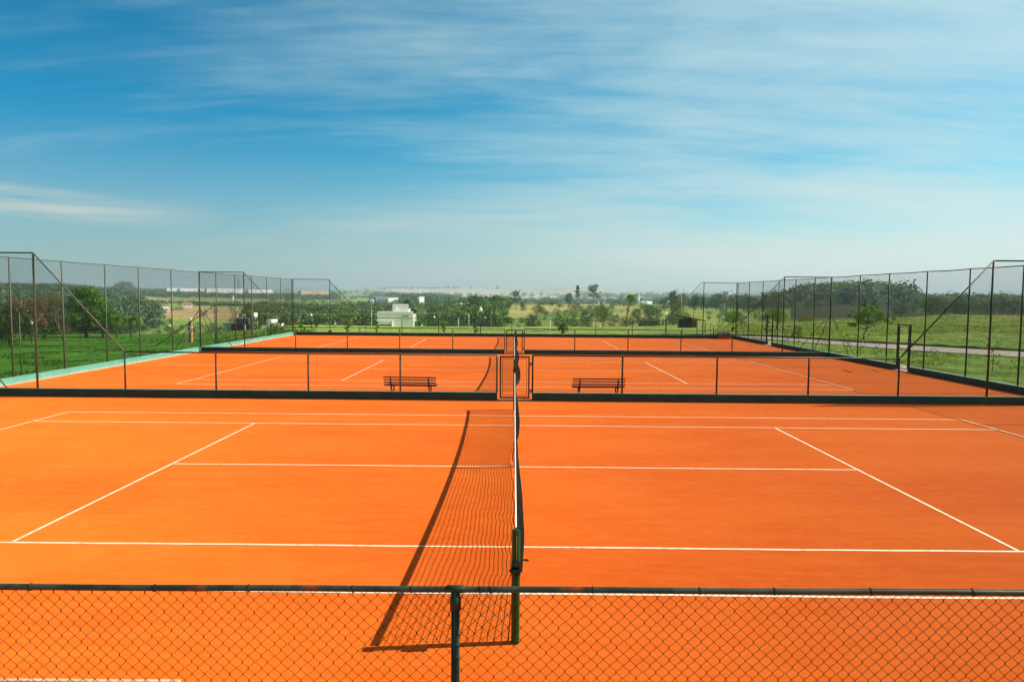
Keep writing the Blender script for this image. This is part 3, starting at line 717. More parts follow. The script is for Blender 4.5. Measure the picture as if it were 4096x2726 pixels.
# ------------------------------------------------------------------ benches
def bench(loc, rz, label, seatwood=WOOD, back_lean=.10, wd=1.66, rise=0.0, th=.012):
    t = empty('park_bench', loc, rz); tag(t, label, 'bench', 'slatted wooden benches beside the courts')
    h = wd/2                                    # bench faces +y (away from the camera), its back towards -y
    for k in range(4):                          # back slats
        z = .355+k*(.085+rise/3); y = -.21-.03*k*.9*back_lean/.10
        mb = MB(); mb.box(-h, h, y-th, y+th, z-.021, z+.021); mb.obj('back_slat', seatwood, t, .003)
    for k in range(5):
        y = -.17+k*.085; mb = MB(); mb.box(-h, h, y-.031, y+.031, .325, .347); mb.obj('seat_slat', seatwood, t, .003)
    for s in (-1, 1):
        x = s*(h-.23); mb = MB()
        mb.tube([(x, -.335-(th-.012), .60+rise), (x, -.312, .52), (x, -.275, .42), (x, -.235, .32), (x, -.19, .20), (x, -.235, .08), (x, -.27, 0)], [.020, .022, .024, .028, .018, .017, .026], 8)
        mb.tube([(x, .21, .32), (x, .19, .22), (x, .225, .09), (x, .25, 0)], [.022, .02, .015, .022], 8)
        mb.tube([(x, -.2, .305), (x, .22, .305)], .017, 8); mb.tube([(x, -.19, .21), (x, 0, .13), (x, .19, .22)], .011, 8)
        mb.obj('cast_leg', IRON, t)
    return t
bench((-3.28, 14.55, 0), R(-2.5), 'dark wooden slatted bench left of the gate, turned slightly, behind a fence post')
bench((2.64, 14.55, 0), R(1.0), 'dark wooden slatted bench right of the gate with sun on its slat edges')
bench((-3.01, -2.60, 0), R(.5), 'pale plank bench at the lower left corner, only its top slat showing', WOODP, rise=.050, th=.016)

# ------------------------------------------------------------------ foliage
def leaf_mat(name, c, var=.45, hue=(1.25, 1.1, .8), trans=.22, tone=False):
    m = bpy.data.materials.new(name); m.use_nodes = True; t = NT(m.node_tree); m.node_tree.nodes.clear()
    geo = t.add('ShaderNodeNewGeometry'); rnd = geo.outputs['Random Per Island']; oi = t.add('ShaderNodeObjectInfo').outputs['Random']
    dk = tuple(x*(1-var) for x in c); lt = tuple(min(1, x*(1+var)*h) for x, h in zip(c, hue))
    col = t.mix(rnd, dk, lt); cl_ = t.noise(t.add('ShaderNodeTexCoord').outputs['Object'], .9, 3)
    col = t.mix(1.0, col, t.mix(t.ramp(cl_, .35, .65), (.78, .80, .8), (1.22, 1.18, 1.1)), 'MULTIPLY')
    col = t.mix(1.0, col, t.mix(oi, (.72, .82, .8), (1.25, 1.1, 1.0)), 'MULTIPLY')
    if tone: col = t.mix(1.0, col, t.add('ShaderNodeAttribute', attribute_name='tone').outputs['Color'], 'MULTIPLY')
    d = t.add('ShaderNodeBsdfPrincipled', i_Base_Color=col, i_Roughness=.65); d.inputs['Specular IOR Level'].default_value = .08
    tr = t.add('ShaderNodeBsdfTranslucent', i_Color=t.mix(1.0, col, (1.2, 1.5, .6), 'MULTIPLY'))
    mx = t.add('ShaderNodeMixShader', i_0=trans, i_1=d.outputs[0], i_2=tr.outputs[0]); t.l.new(mx.outputs[0], t.add('ShaderNodeOutputMaterial').inputs[0]); return m
LF = dict(dark=leaf_mat('dark_leaves', (.045, .095, .030), .55), mid=leaf_mat('mid_leaves', (.080, .155, .038), .5), grey=leaf_mat('grey_green_leaves', (.095, .135, .068), .5),
          bright=leaf_mat('bright_leaves', (.105, .24, .030), .45), straw=leaf_mat('straw_grass', (.20, .30, .07), .35), lime=leaf_mat('lime_leaves', (.20, .40, .08), .35), olive=leaf_mat('olive_leaves', (.15, .175, .055)),
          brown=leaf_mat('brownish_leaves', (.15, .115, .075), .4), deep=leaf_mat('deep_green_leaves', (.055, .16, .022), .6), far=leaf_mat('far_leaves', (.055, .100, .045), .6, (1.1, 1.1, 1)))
WOODM = dict(far=leaf_mat('wood_leaves_haze_tint', (.085, .145, .098), .28, (1.1, 1.1, 1), tone=True), dark=leaf_mat('wood_leaves', (.078, .140, .040), .28, tone=True))  # far leaves hold the bluish haze tint in their base colour
BARK = mottled('bark', (.06, .045, .03), (.14, .11, .08), 8, .95, .1, stretch=(2, 2, .5))
PALE = mottled('pale_bark', (.22, .19, .15), (.36, .31, .25), 6, .95, .1, stretch=(2, 2, .5))
PALMT = mottled('palm_trunk', (.13, .06, .035), (.26, .13, .07), 8, .95, .1, stretch=(1, 1, 4))

def leaves(P, size, rg, updir=.35, aspect=.6, out=None):
    """one small quad per point in P"""
    n = len(P); N = rg.normal(size=(n, 3))
    if out is not None: N = N*.40+out+np.array([0, 0, .15])
    else: N[:, 2] = np.abs(N[:, 2])+updir
    N /= np.linalg.norm(N, axis=1)[:, None]
    T = np.cross(N, rg.normal(size=(n, 3))); T /= np.linalg.norm(T, axis=1)[:, None]; B = np.cross(N, T)
    s = (size*rg.uniform(.6, 1.4, n))[:, None]; a, b = T*s*.5, B*s*.5*aspect
    V = np.stack([P-a-b*.4, P-b+a*.1, P+a, P+b-a*.1], 1).reshape(-1, 3); F = np.arange(4*n).reshape(-1, 4); return V, F
def blob_points(blobs, n, rg, shell=.55):
    w_ = np.array([b[3]*b[4]*b[5] for b in blobs])**.75; k = rg.choice(len(blobs), n, p=w_/w_.sum())
    B = np.array(blobs)[k]; d = rg.normal(size=(n, 3)); d /= np.linalg.norm(d, axis=1)[:, None]; rr = rg.uniform(0, 1, n)**(shell*.6)
    return B[:, :3]+d*B[:, 3:6]*rr[:, None], d
def tree_proto(seed, h, wd, nleaf, size, trunk_frac=.3, nblob=14, mat='mid', kind='round', bark=None, multi=False):
    """unit tree of height h: returns (crown mesh, trunk mesh)"""
    rg = np.random.default_rng(seed); blobs = []; tips = []
    z0 = h*trunk_frac; ch = h-z0
    for k in range(nblob):
        q = (k+.5)/nblob
        if kind == 'round':
            z = z0+ch*(.10+.80*q); prof = math.sin(math.pi*(.24+.66*q))**.8; a = k*2.4+rg.uniform(-.5, .5); rr = wd*.5*prof*rg.uniform(.35, .86)
            s = wd*rg.uniform(.12, .24)
        elif kind == 'tall':
            z = z0+ch*(.06+.9*q); a = k*2.4+rg.uniform(-.6, .6); rr = wd*.5*rg.uniform(.15, .80)*(1-.25*q); s = wd*rg.uniform(.10, .24)*(1 if nblob < 20 else .7)
        elif kind == 'cone':
            z = z0+ch*(.05+.88*q); a = k*2.4; rr = wd*.5*(1-q)**.8*rg.uniform(.3, .7); s = wd*(.30*(1-q)+.09)
        elif kind == 'umbrella':
            z = z0+ch*(.45+.45*rg.uniform()); a = k*2.4; rr = wd*.5*rg.uniform(.15, .85); s = wd*rg.uniform(.15, .22)
        x, y = rr*math.cos(a), rr*math.sin(a); sz = s*(.55 if kind == 'umbrella' else .72); blobs.append((x, y, min(z, h-sz*.85), s, s, sz)); tips.append((x, y, min(z, h-sz)))
    P, dout = blob_points(blobs, nleaf, rg); P[:, 2] = np.minimum(P[:, 2], h*rg.uniform(.96, 1.0, nleaf))
    V, F = leaves(P, size, rg, out=dout); crown = arr_mesh('crown', V, F, LF[mat])
    mb = MB(); lean = rg.uniform(-.05, .05, 2)*h; r0 = .032*h if not multi else .022*h; top = (lean[0], lean[1], z0+ch*.55)
    mid = (lean[0]*.5, lean[1]*.5, z0); mb.tube([(0, 0, -.3), (0, 0, h*.03), mid, top], [r0*1.5, r0, r0*.72, r0*.25], 7)
    for k in range(0, nblob, 1 if nblob < 16 else 2):
        tx, ty, tz = tips[k]; f_ = min(.95, max(.05, (tz-z0)/ch*.7)); b = [mid[i]*(1-f_)+top[i]*f_ for i in range(3)]
        m_ = [(b[0]+tx)/2, (b[1]+ty)/2, (b[2]+tz)/2+.02*h]; mb.tube([b, m_, (tx, ty, tz)], [r0*.38, r0*.25, r0*.08], 5, cap=False)
    trunk = mb.mesh('trunk', bark or BARK); return crown, trunk
def plant_tree(name, proto, x, y, label, cat, group=None, sc=1.0, z=None, rz=None, sx=1.0):
    t = empty(name, (x, y, gz(x, y) if z is None else z), random.uniform(0, 6.28) if rz is None else rz, sc)
    t.scale = (sc*sx, sc*sx, sc); tag(t, label, cat, group)
    c_, k_ = proto; child(t, link('trunk', k_)); child(t, link('crown', c_)); return t

# prototypes: unit height 1 scaled at planting (sizes given for that)
def mk(seed, n, size, **kw): return tree_proto(seed, 1.0, kw.pop('wd', .9), n, size, **kw)
PR = {
 'round': [mk(1, 900, .060, wd=1.05, mat='mid', trunk_frac=.12), mk(2, 900, .060, wd=1.15, mat='dark', trunk_frac=.10), mk(3, 900, .062, wd=.95, mat='grey', trunk_frac=.12), mk(4, 900, .06, wd=1.2, mat='dark', trunk_frac=.08), mk(5, 900, .06, wd=1.3, mat='olive', trunk_frac=.08)],
 'tall': [mk(11, 750, .050, wd=.42, kind='tall', nblob=16, mat='grey', trunk_frac=.22), mk(12, 750, .050, wd=.50, kind='tall', nblob=14, mat='dark', trunk_frac=.2), mk(13, 700, .048, wd=.60, kind='tall', nblob=12, mat='grey', trunk_frac=.3)],
 'bush': [mk(21, 600, .09, wd=1.6, mat='mid', trunk_frac=.0), mk(22, 600, .09, wd=1.9, mat='olive', trunk_frac=.0), mk(23, 600, .09, wd=1.5, mat='bright', trunk_frac=.0), mk(24, 600, .09, wd=1.7, mat='dark', trunk_frac=.0)],
 'cone': [mk(31, 500, .06, wd=.45, kind='cone', nblob=10, mat='dark', trunk_frac=.05)],
}
# ---- individual landmark trees; u, v in the 4096 px measure, d = metres ahead
big = tree_proto(101, 8.3, 6.6, 9000, .30, trunk_frac=.10, nblob=34, mat='deep')
x, y = xy(340, 112); plant_tree('broadleaf_tree', big, x, y, 'big dense green tree standing on the left lawn beyond the fence', 'tree', z=zat(340, 1347, 112))
side_lobe = tree_proto(102, 4.6, 4.8, 3200, .27, trunk_frac=.12, nblob=18, mat='deep')
x, y = xy(405, 113); plant_tree('broadleaf_tree', side_lobe, x, y, 'smaller bright green tree leaning out at the right of the big left tree', 'tree', sc=1.15)
# leaning half-bare tree
def bare_tree():
    u0, d0 = 255, 82; x, y = xy(u0, d0); z = zat(u0, 1364, d0); t = empty('bare_tree', (x, y, z)); tag(t, 'leaning half bare tree with pale branches on the left lawn', 'tree')
    rg = random.Random(5); mb = MB(); P = []
    def grow(p, dr, L, r_, dep):
        pts = [p]; q = Vector(p); dr = Vector(dr)
        for k in range(3): dr = (dr+Vector((rg.uniform(-.18, .18), rg.uniform(-.18, .18), rg.uniform(-.08, .12)))).normalized(); q = q+dr*L/3; pts.append(tuple(q))
        mb.tube(pts, [r_, r_*.85, r_*.7, r_*.55], 6 if dep < 2 else 4, cap=False)
        if dep >= 5: P.append(tuple(q)); return
        for k in range(3 if dep < 3 else 2):
            nd = (dr+Vector((rg.uniform(-.8, .6), rg.uniform(-.7, .7), rg.uniform(-.15, .6)))).normalized(); grow(tuple(q), nd, L*.74, r_*.58, dep+1)
    grow((0, 0, -.2), (-.62, 0, .78), 1.9, .14, 0); mb.obj('trunk', BARK, t)
    rg2 = np.random.default_rng(5); P = np.array(P); Q = P[rg2.integers(0, len(P), 2600)]+rg2.normal(size=(2600, 3))*.28
    V, F = leaves(Q, .11, rg2); child(t, link('twigs', arr_mesh('twigs', V, F, LF['brown'])))
    Q = P[rg2.integers(0, len(P)//3, 700)]+rg2.normal(size=(700, 3))*.3; V, F = leaves(Q, .15, rg2); child(t, link('green_leaves', arr_mesh('green_leaves', V, F, LF['deep'])))
bare_tree()
dk = tree_proto(103, 4.6, 6.4, 4200, .26, trunk_frac=.04, nblob=26, mat='dark')
lf_l = tree_proto(104, 5.2, 5.6, 3600, .26, trunk_frac=.06, nblob=22, mat='brown')
for (u_, v_, d_, pr, lab_) in ((30, 1362, 84, dk, 'dark spreading tree at the left edge over the lawn'), (170, 1346, 98, dk, 'dark round tree behind the left lamp globe'), (90, 1345, 92, lf_l, 'brown leafless looking tree at the left edge above the dark crowns'), (-80, 1350, 95, lf_l, 'brown tree cut by the left frame edge')):
    x, y = xy(u_, d_); plant_tree('broadleaf_tree', pr, x, y, lab_, 'tree', z=zat(u_, v_, d_))
# right hand green tree beyond the path
def custom_tree(seed, blobs, nleaf, size, mat, trunk):
    rg = np.random.default_rng(seed); P, do = blob_points(blobs, nleaf, rg, .7); V, F = leaves(P, size, rg, out=do); mb = MB(); h = trunk[-1][2]
    n = len(trunk); mb.tube(trunk, [.055*(1-.75*i/(n-1)) for i in range(n)], 7)
    for b in blobs[::2]: q = trunk[-2 if b[2] > h*.8 else n//2]; mb.tube([q, ((q[0]+b[0])/2, (q[1]+b[1])/2, (q[2]+b[2])/2+.05), b[:3]], [.025, .016, .006], 5, cap=False)
    return arr_mesh('crown', V, F, LF[mat]), mb.mesh('trunk', BARK)
_r = random.Random(4); _b = []
for cx_, cz_, sp_, n_ in ((.15, 2.05, .85, 13), (1.0, 1.75, .55, 7), (-.75, 2.0, .6, 8), (-1.25, 1.35, .45, 6), (1.55, 1.45, .35, 4), (.2, 1.35, .8, 8), (-.1, 2.6, .45, 5)):
    for _k in range(n_): _b.append((cx_+_r.uniform(-sp_, sp_), _r.uniform(-.9, .9), cz_+_r.uniform(-.28, .28), _r.uniform(.16, .34), _r.uniform(.16, .34), _r.uniform(.10, .22)))
gt = custom_tree(105, _b, 5600, .105, 'bright', [(-.25, 0, -.1), (-.18, 0, .35), (-.02, .02, .75), (.12, .02, 1.2), (.15, 0, 1.9)])
x, y = xy(3452, 55); plant_tree('broadleaf_tree', gt, x+.25, y, 'bright green spreading tree on a thin trunk beyond the path at right', 'tree', z=zat(3452, 1354, 55), rz=.0)
g2 = tree_proto(106, 2.4, 2.9, 2200, .14, trunk_frac=.22, nblob=16, mat='bright')
x, y = xy(3105, 86); plant_tree('broadleaf_tree', g2, x, y, 'small round green tree behind the farther side door', 'tree', z=zat(3105, 1312, 86))
x, y = xy(2935, 92); plant_tree('broadleaf_tree', g2, x, y, 'low bushy green tree behind the back right fence corner', 'tree', z=zat(2935, 1312, 92), sx=1.35, sc=.95)
lb = tree_proto(107, 1.1, 1.3, 900, .10, trunk_frac=.0, nblob=10, mat='lime')
x, y = xy(3190, 56); plant_tree('shrub', lb, x, y, 'pale lime feathery shrub beside the path on the right', 'shrub')

# ---- palms
def palm(x, y, z, h, nf_, fl, lean, label, droop=1.0, tr=.14, mat='deep', name='palm_tree', skirt=True, up=.9, barkm=None):
    t = empty(name, (x, y, z)); tag(t, label, 'palm'); rg = np.random.default_rng(int(abs(x*7+y)))
    mb = MB(); top = Vector((lean, 0, h)); mb.tube([(0, 0, -.3), (lean*.12, 0, h*.33), (lean*.45, 0, h*.68), tuple(top)], [tr*1.25, tr, tr*.9, tr*.85], 8); mb.obj('trunk', barkm or PALMT, t)
    def fronds(n, elev0, elev1, L, drp, m_, nm):
        VV = []; FF = []; b = 0
        for k in range(n):
            a = k*2.399+rg.uniform(-.2, .2); e = rg.uniform(elev0, elev1); l_ = L*rg.uniform(.8, 1.1); nseg = 9
            c = [Vector((0, 0, 0))]; ang = e; hd = Vector((math.cos(a), math.sin(a), 0)); side = Vector((-math.sin(a), math.cos(a), 0))
            for s in range(nseg): c.append(c[-1]+(hd*math.cos(ang)+Vector((0, 0, 1))*math.sin(ang))*(l_/nseg)); ang -= drp*.22*(1+s*.12)
            for s in range(1, nseg+1):
                q = s/nseg; ll = l_*.24*math.sin(math.pi*min(1, q*.85+.12))**.6
                for sd2 in (-1, 1):
                    for m2 in range(2):
                        p0 = c[s-1]*(1-m2*.5)+c[s]*m2*.5; d_ = (side*sd2*.85+(c[s]-c[s-1]).normalized()*.6+Vector((0, 0, -.28))).normalized(); e_ = (c[s]-c[s-1])*.42
                        VV += [top+p0, top+p0+e_, top+p0+d_*ll+e_*.3]; FF.append((b, b+1, b+2)); b += 3
        child(t, link(nm, arr_mesh(nm, [tuple(v) for v in VV], FF, m_)))
    fronds(nf_, -.1, up*1.2, fl, droop, LF[mat], 'fronds')
    if skirt: fronds(int(nf_*.5), -1.2, -.3, fl*.6, .7, LF['brown'], 'dead_fronds')
    return t
x, y = xy(2503, 158); zb = zat(2503, 1302, 158); palm(x, y, zb, zat(2525, 1186, 158)-zb, 34, 2.3, 1.25, 'tall leaning palm with green crown on the lawn right of centre', 1.15, .14, 'bright')
x, y = xy(2252, 88); palm(x, y, zat(2252, 1330, 88), .85, 44, 1.25, 0, 'low bushy palm on the lawn near the path, centre right', 1.0, .2, 'deep', skirt=False, up=1.15)
x, y = xy(1628, 186); palm(x, y, -5.2, 6.6, 24, 2.2, .1, 'dark palm rising behind the white building', 1.1, .16, 'dark', skirt=False)
x, y = xy(1966, 118); palm(x, y, zat(1966, 1316, 118), 2.9, 20, .95, -.35, 'small palm with tufted crown and thin trunk near the lamp', 1.4, .05, 'bright', skirt=True, barkm=PALE)
for (u_, vt, d_, sc_, l_) in ((462, 1278, 108, 2.9, 'bright palm with orange trunk right of the big left tree'), (520, 1284, 106, 2.5, 'smaller bright palm beside the orange trunked palm'), (425, 1290, 110, 2.6, 'bright palm half hidden by the big left tree'), (1685, 1288, 160, 1.9, 'bushy palm at the right foot of the white building')):
    x, y = xy(u_, d_); zb = gz(x, y); palm(x, y, zb, max(.9, zat(u_, vt, d_)-zb), 22, sc_, .1, l_, 1.15, .12, 'deep', skirt=False, up=1.1, barkm=PALMT)

# ---- individual trees by zone
NTREE = 0
def zone(n, u0, u1, d0, d1, kinds, hrange, label, group, cat='tree', name='broadleaf_tree', cond=None, seed=0, sxr=(.85, 1.25)):
    global NTREE
    rr = random.Random(seed); k = 0; tries = 0; placed = []
    while k < n and tries < n*40:
        tries += 1; u_ = rr.uniform(u0, u1); d_ = math.exp(rr.uniform(math.log(d0), math.log(d1)))
        if abs(u_-1698) < 26 or abs(u_-1434) < 20: continue
        x, y = xy(u_, d_); h = rr.uniform(*hrange)
        if any((x-a)**2+(y-b)**2 < (.30*(h+c))**2 for a, b, c in placed): continue
        placed.append((x, y, h)); pr = rr.choice(kinds); plant_tree(name, pr, x, y, label, cat, group, sc=h, rz=rr.uniform(0, 6.28), sx=rr.uniform(*sxr)); k += 1; NTREE += 1
RD, TL, BU = PR['round'], PR['tall'], PR['bush']
zone(34, 1000, 1520, 190, 255, RD, (3.2, 6.0), 'dark leafy tree in the valley wood left of the white building', 'valley wood trees', seed=1)
zone(26, 1500, 2020, 190, 270, RD, (3.2, 6.2), 'dark leafy tree in the valley wood right of the white building', 'valley wood trees behind the lamp', seed=2)
zone(30, 560, 1020, 172, 225, RD+BU[:2], (1.6, 3.4), 'bushy green tree below the left lawn edge', 'trees below the left lawn', seed=3)
zone(10, 150, 560, 165, 230, RD, (5, 7.5), 'dark tree behind the palms at left', 'trees behind the left palms', seed=4)
zone(24, 2620, 3120, 345, 395, [TL[0], TL[1], RD[1], RD[2], TL[2]], (6.5, 10.5), 'tall grey green tree in the row beyond the green scrub field at right', 'tree row beyond the scrub field', seed=5)
zone(18, 3480, 4350, 225, 300, [RD[0], RD[1], RD[2], RD[3], TL[1]], (3.6, 6.4), 'dark tree at the front edge of the forest beyond the right mound', 'front trees of the right forest', seed=6)
zone(46, 2060, 2720, 185, 330, BU+[RD[0], RD[2]], (1.3, 3.4), 'scrub bush on the tan slope in the middle distance', 'scrub bushes on the slope', 'bush', 'bush', seed=7)
zone(34, 2150, 2720, 330, 520, BU, (2.0, 4.5), 'low green bush near the crest of the tan slope', 'bushes near the crest', 'bush', 'bush', seed=8)
zone(26, 2060, 2720, 200, 520, [RD[0], RD[2], TL[2], BU[0]], (2.5, 5.5), 'scattered young tree among the scrub on the slope', 'scattered young trees on the slope', seed=17)
zone(22, 2680, 3100, 200, 340, BU+[RD[0]], (1.5, 3.0), 'low bush in the green scrub field behind the shelter', 'bushes in the scrub field', 'bush', 'bush', seed=9)
zone(16, 2560, 2720, 170, 185, PR['cone']+[BU[3]], (1.8, 2.6), 'small dark clipped conifer in the row at the lawn edge', 'small conifers at the lawn edge', seed=10)
# landmark trees of the slope
def at_uv(pr, u_, vt, vb, d_, label, sx=1.0, name='broadleaf_tree', cat='tree'):
    x, y = xy(u_, d_); zb = zat(u_, vb, d_); h = zat(u_, vt, d_)-zb; plant_tree(name, pr, x, y, label, cat, sc=h, z=zb, sx=sx)
e1 = mk(201, 2600, .034, wd=.30, kind='tall', nblob=18, mat='grey', trunk_frac=.35, bark=PALE); e2 = mk(202, 2300, .036, wd=.95, kind='tall', nblob=30, mat='grey', trunk_frac=.3, bark=PALE)
dome = mk(203, 3600, .045, wd=1.45, mat='olive', trunk_frac=.02, nblob=22); dome2 = mk(204, 2600, .05, wd=1.25, mat='dark', trunk_frac=.03, nblob=18)
at_uv(e1, 2309, 1139, 1214, 470, 'tall thin feathery tree on the crest, left of the wide one', 1.2)
at_uv(e2, 2372, 1135, 1214, 465, 'tall wide open crowned tree rising above the skyline at centre right', 1.1)
at_uv(dome2, 2272, 1170, 1214, 480, 'mid height grey tree left of the two tall crest trees', .8)
at_uv(dome, 2412, 1230, 1292, 200, 'large domed bush with reddish top on the slope left of the tall palm', 1.0)
at_uv(dome2, 2345, 1236, 1290, 205, 'dark twin crowned tree left of the reddish domed bush', .9)
at_uv(dome2, 2545, 1230, 1278, 215, 'dark rounded tree right of the tall palm', .8)
at_uv(dome2, 2596, 1216, 1264, 250, 'dense grey green tree farther right of the tall palm', 1.1)
at_uv(dome, 2152, 1218, 1256, 290, 'round dark tree alone on the tan field', 1.05)
at_uv(dome2, 2035, 1265, 1294, 190, 'dark low bush at the foot of the tan field', 1.3, 'bush', 'bush')
at_uv(dome2, 1990, 1178, 1226, 420, 'bushy tree at the left crest of the tan field', 1.1)
at_uv(dome2, 1895, 1176, 1222, 360, 'dark dense tree above the valley wood behind the lamp', 1.0)
at_uv(e2, 2064, 1160, 1225, 430, 'feathery tall tree above the left crest of the tan field', .9)
at_uv(dome2, 2088, 1206, 1232, 340, 'small rounded tree on the upper tan field', .7)
at_uv(dome2, 2036, 1206, 1232, 345, 'second small rounded tree on the upper tan field, further left', .7)
at_uv(e2, 2655, 1190, 1252, 330, 'sparse pale tree at the left end of the far tree row', .9)
at_uv(dome2, 3720, 1182, 1262, 190, 'dark broad tree standing out before the forest above the right mound', .95)
at_uv(dome2, 3830, 1206, 1262, 190, 'lower dark bushy tree right of the broad one on the mound', 1.2)
at_uv(dome2, 3600, 1215, 1263, 195, 'dark low tree behind the bright green tree', 1.2)
at_uv(dome, 3225, 1255, 1290, 150, 'dark rounded thicket behind the right rough grass', 1.5, 'bush', 'bush')
at_uv(dome2, 494, 1122, 1182, 1500, 'rounded blue looking clump rising on the left skyline', 1.35)
# skyline trees
for k, (u_, h_) in enumerate(((1375, 9), (1460, 11), (1590, 14), (1795, 16), (1818, 13), (1883, 15), (1930, 11), (1947, 12), (1989, 18), (2065, 8), (2160, 7), (2300, 7), (2550, 10), (2705, 16), (2730, 14), (2800, 8), (2922, 14), (2980, 10), (3060, 9), (1270, 12), (1345, 12), (700, 14), (930, 12), (870, 15))):
    x, y = xy(u_, 3900); plant_tree('broadleaf_tree', RD[k % 5] if k % 3 else TL[1], x, y, 'tiny tree standing up on the far skyline ridge', 'tree', 'skyline trees', sc=h_*1.15)

# saplings in the grass strip outside the right wall
rs = random.Random(11)
sap = []
for k in range(3):
    rg = np.random.default_rng(300+k); mb = MB(); P = []
    mb.tube([(0, 0, -.05), (.02, .01, .5), (-.02, .02, 1.05)], [.014, .010, .004], 5)
    for q in range(9):
        z = .25+.09*q; a = q*2.4; l_ = .12+.10*rg.uniform(); e = (l_*math.cos(a), l_*math.sin(a), z+.12); mb.tube([(0, 0, z), e], [.005, .002], 4, cap=False); P += [e]*8
    P = np.array(P)+rg.normal(size=(len(P), 3))*.045; V, F = leaves(P, .07, rg); sap.append((arr_mesh('crown', V, F, LF['dark' if k else 'mid']), mb.mesh('trunk', BARK)))
for k in range(18):
    y = 14+k*1.95+rs.uniform(-.5, .5); x = 18.9+rs.uniform(0, 1.3)+max(0, (28-y))*.22
    plant_tree('sapling', sap[k % 3], x, y, 'thin young sapling in the grass strip outside the right wall', 'sapling', 'saplings between right wall and path', sc=rs.uniform(.75, 1.2))
for k, u_ in enumerate((1130, 1205, 1385, 1505, 1775, 1905, 3070)):
    x, y = xy(u_, 64+3*(k % 3)); plant_tree('sapling', mk(400+k, 260, .10, wd=.6, kind='tall', nblob=7, mat='bright', trunk_frac=.15), x, y, 'small bright green sapling on the back lawn', 'sapling', 'saplings on the back lawn', sc=1.25)
at_uv(mk(410, 900, .05, wd=.42, kind='tall', nblob=9, mat='bright', trunk_frac=.1), 1392, 1256, 1312, 120, 'slender bright green tree with a tuft on the lawn left of the white building', 1.0)
at_uv(mk(411, 1500, .06, wd=1.0, mat='bright', trunk_frac=.1), 1020, 1262, 1325, 110, 'green leafy tree before the white walls of the left house', 1.2)
at_uv(mk(412, 1300, .07, wd=1.1, mat='bright', trunk_frac=.05), 1095, 1285, 1340, 75, 'light green bushy shrub outside the left back corner', 1.0, 'shrub', 'shrub')

# ---- woods too many to count: far canopy, as stuff
def woodland(zones, seed, matn, nm='woodland', quads=84):
    rg = np.random.default_rng(seed); PP = []; SZ = []; TN = []; DO = []
    for (u0, u1, d0, d1, n, h0, h1, nthr) in zones:
        u_ = rg.uniform(u0, u1, n); d_ = np.exp(rg.uniform(math.log(d0), math.log(d1), n)); X = CX+d_*(u_-2048)/FPX-d_*YAW; Y = CY+d_
        clr = ((np.abs(u_-1698) < 24) | (np.abs(u_-1434) < 19)) & (d_ < 490)
        keep = ~clr & (vnoise(X, Y, 70*max(1, d0/500), seed)*.6+vnoise(X, Y, 30*max(1, d0/500), seed+1)*.4 > nthr); X, Y, d_ = X[keep], Y[keep], d_[keep]
        H = rg.uniform(h0, h1, len(X)); Z = ground(X, Y); B = np.stack([X, Y, Z], -1); q = quads
        d3 = rg.normal(size=(len(X), q, 3)); d3 /= np.linalg.norm(d3, axis=2)[..., None]; rr = rg.uniform(.35, 1, (len(X), q, 1))**.5
        wv = (H*rg.uniform(.42, .62, len(X)))[:, None, None]; P = d3*rr*np.concatenate([wv, wv, H[:, None, None]*.48], 2); P[..., 2] += H[:, None]*.50; P += B[:, None]
        DO.append(d3.reshape(-1, 3))
        P += (rg.normal(size=(len(X), 5, 3))*H[:, None, None]*.10)[:, rg.integers(0, 5, q)]
        kk = rg.choice(5, len(X), p=[.34, .26, .18, .12, .10]); tones = np.array([(.75, .85, .8), (1.0, 1.1, .9), (1.5, 1.45, 1.0), (.50, .62, .62), (1.9, 1.35, 1.1)])[kk]*rg.uniform(.75, 1.25, (len(X), 1))
        TN.append(np.repeat(tones, q, axis=0)); PP.append(P.reshape(-1, 3)); SZ.append(np.repeat(H*.165, q))
    P = np.concatenate(PP); s = np.concatenate(SZ); n = len(P); N = np.concatenate(DO)+rg.normal(size=(n, 3))*.38+np.array([0, 0, .15]); N /= np.linalg.norm(N, axis=1)[:, None]
    T = np.cross(N, rg.normal(size=(n, 3))); T /= np.linalg.norm(T, axis=1)[:, None]; B = np.cross(N, T); s = (s*rg.uniform(.6, 1.3, n))[:, None]*.5
    V = np.stack([P-T*s-B*s*.3, P-B*s*.8, P+T*s, P+B*s*.8], 1).reshape(-1, 3)
    me = arr_mesh(nm, V, np.arange(4*n).reshape(-1, 4), WOODM[matn])
    tn = np.repeat(np.concatenate(TN), 4, axis=0); ca = me.color_attributes.new('tone', 'FLOAT_COLOR', 'POINT'); ca.data.foreach_set('color', np.concatenate([tn, np.ones((len(tn), 1))], 1).astype(np.float32).ravel())
    return link(nm, me)
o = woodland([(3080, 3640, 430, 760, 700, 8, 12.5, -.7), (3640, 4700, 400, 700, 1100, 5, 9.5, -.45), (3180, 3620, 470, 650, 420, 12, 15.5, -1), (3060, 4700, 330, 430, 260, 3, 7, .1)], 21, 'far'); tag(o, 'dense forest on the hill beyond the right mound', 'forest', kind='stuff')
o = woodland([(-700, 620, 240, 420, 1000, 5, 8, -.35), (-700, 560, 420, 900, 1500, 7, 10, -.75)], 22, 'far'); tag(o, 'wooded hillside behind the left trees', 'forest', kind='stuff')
o = woodland([(980, 2010, 235, 420, 1150, 4.5, 8.5, -.45), (1040, 2040, 420, 680, 900, 4, 8, -.15)], 23, 'dark'); tag(o, 'continuous valley wood behind the white building', 'forest', kind='stuff')
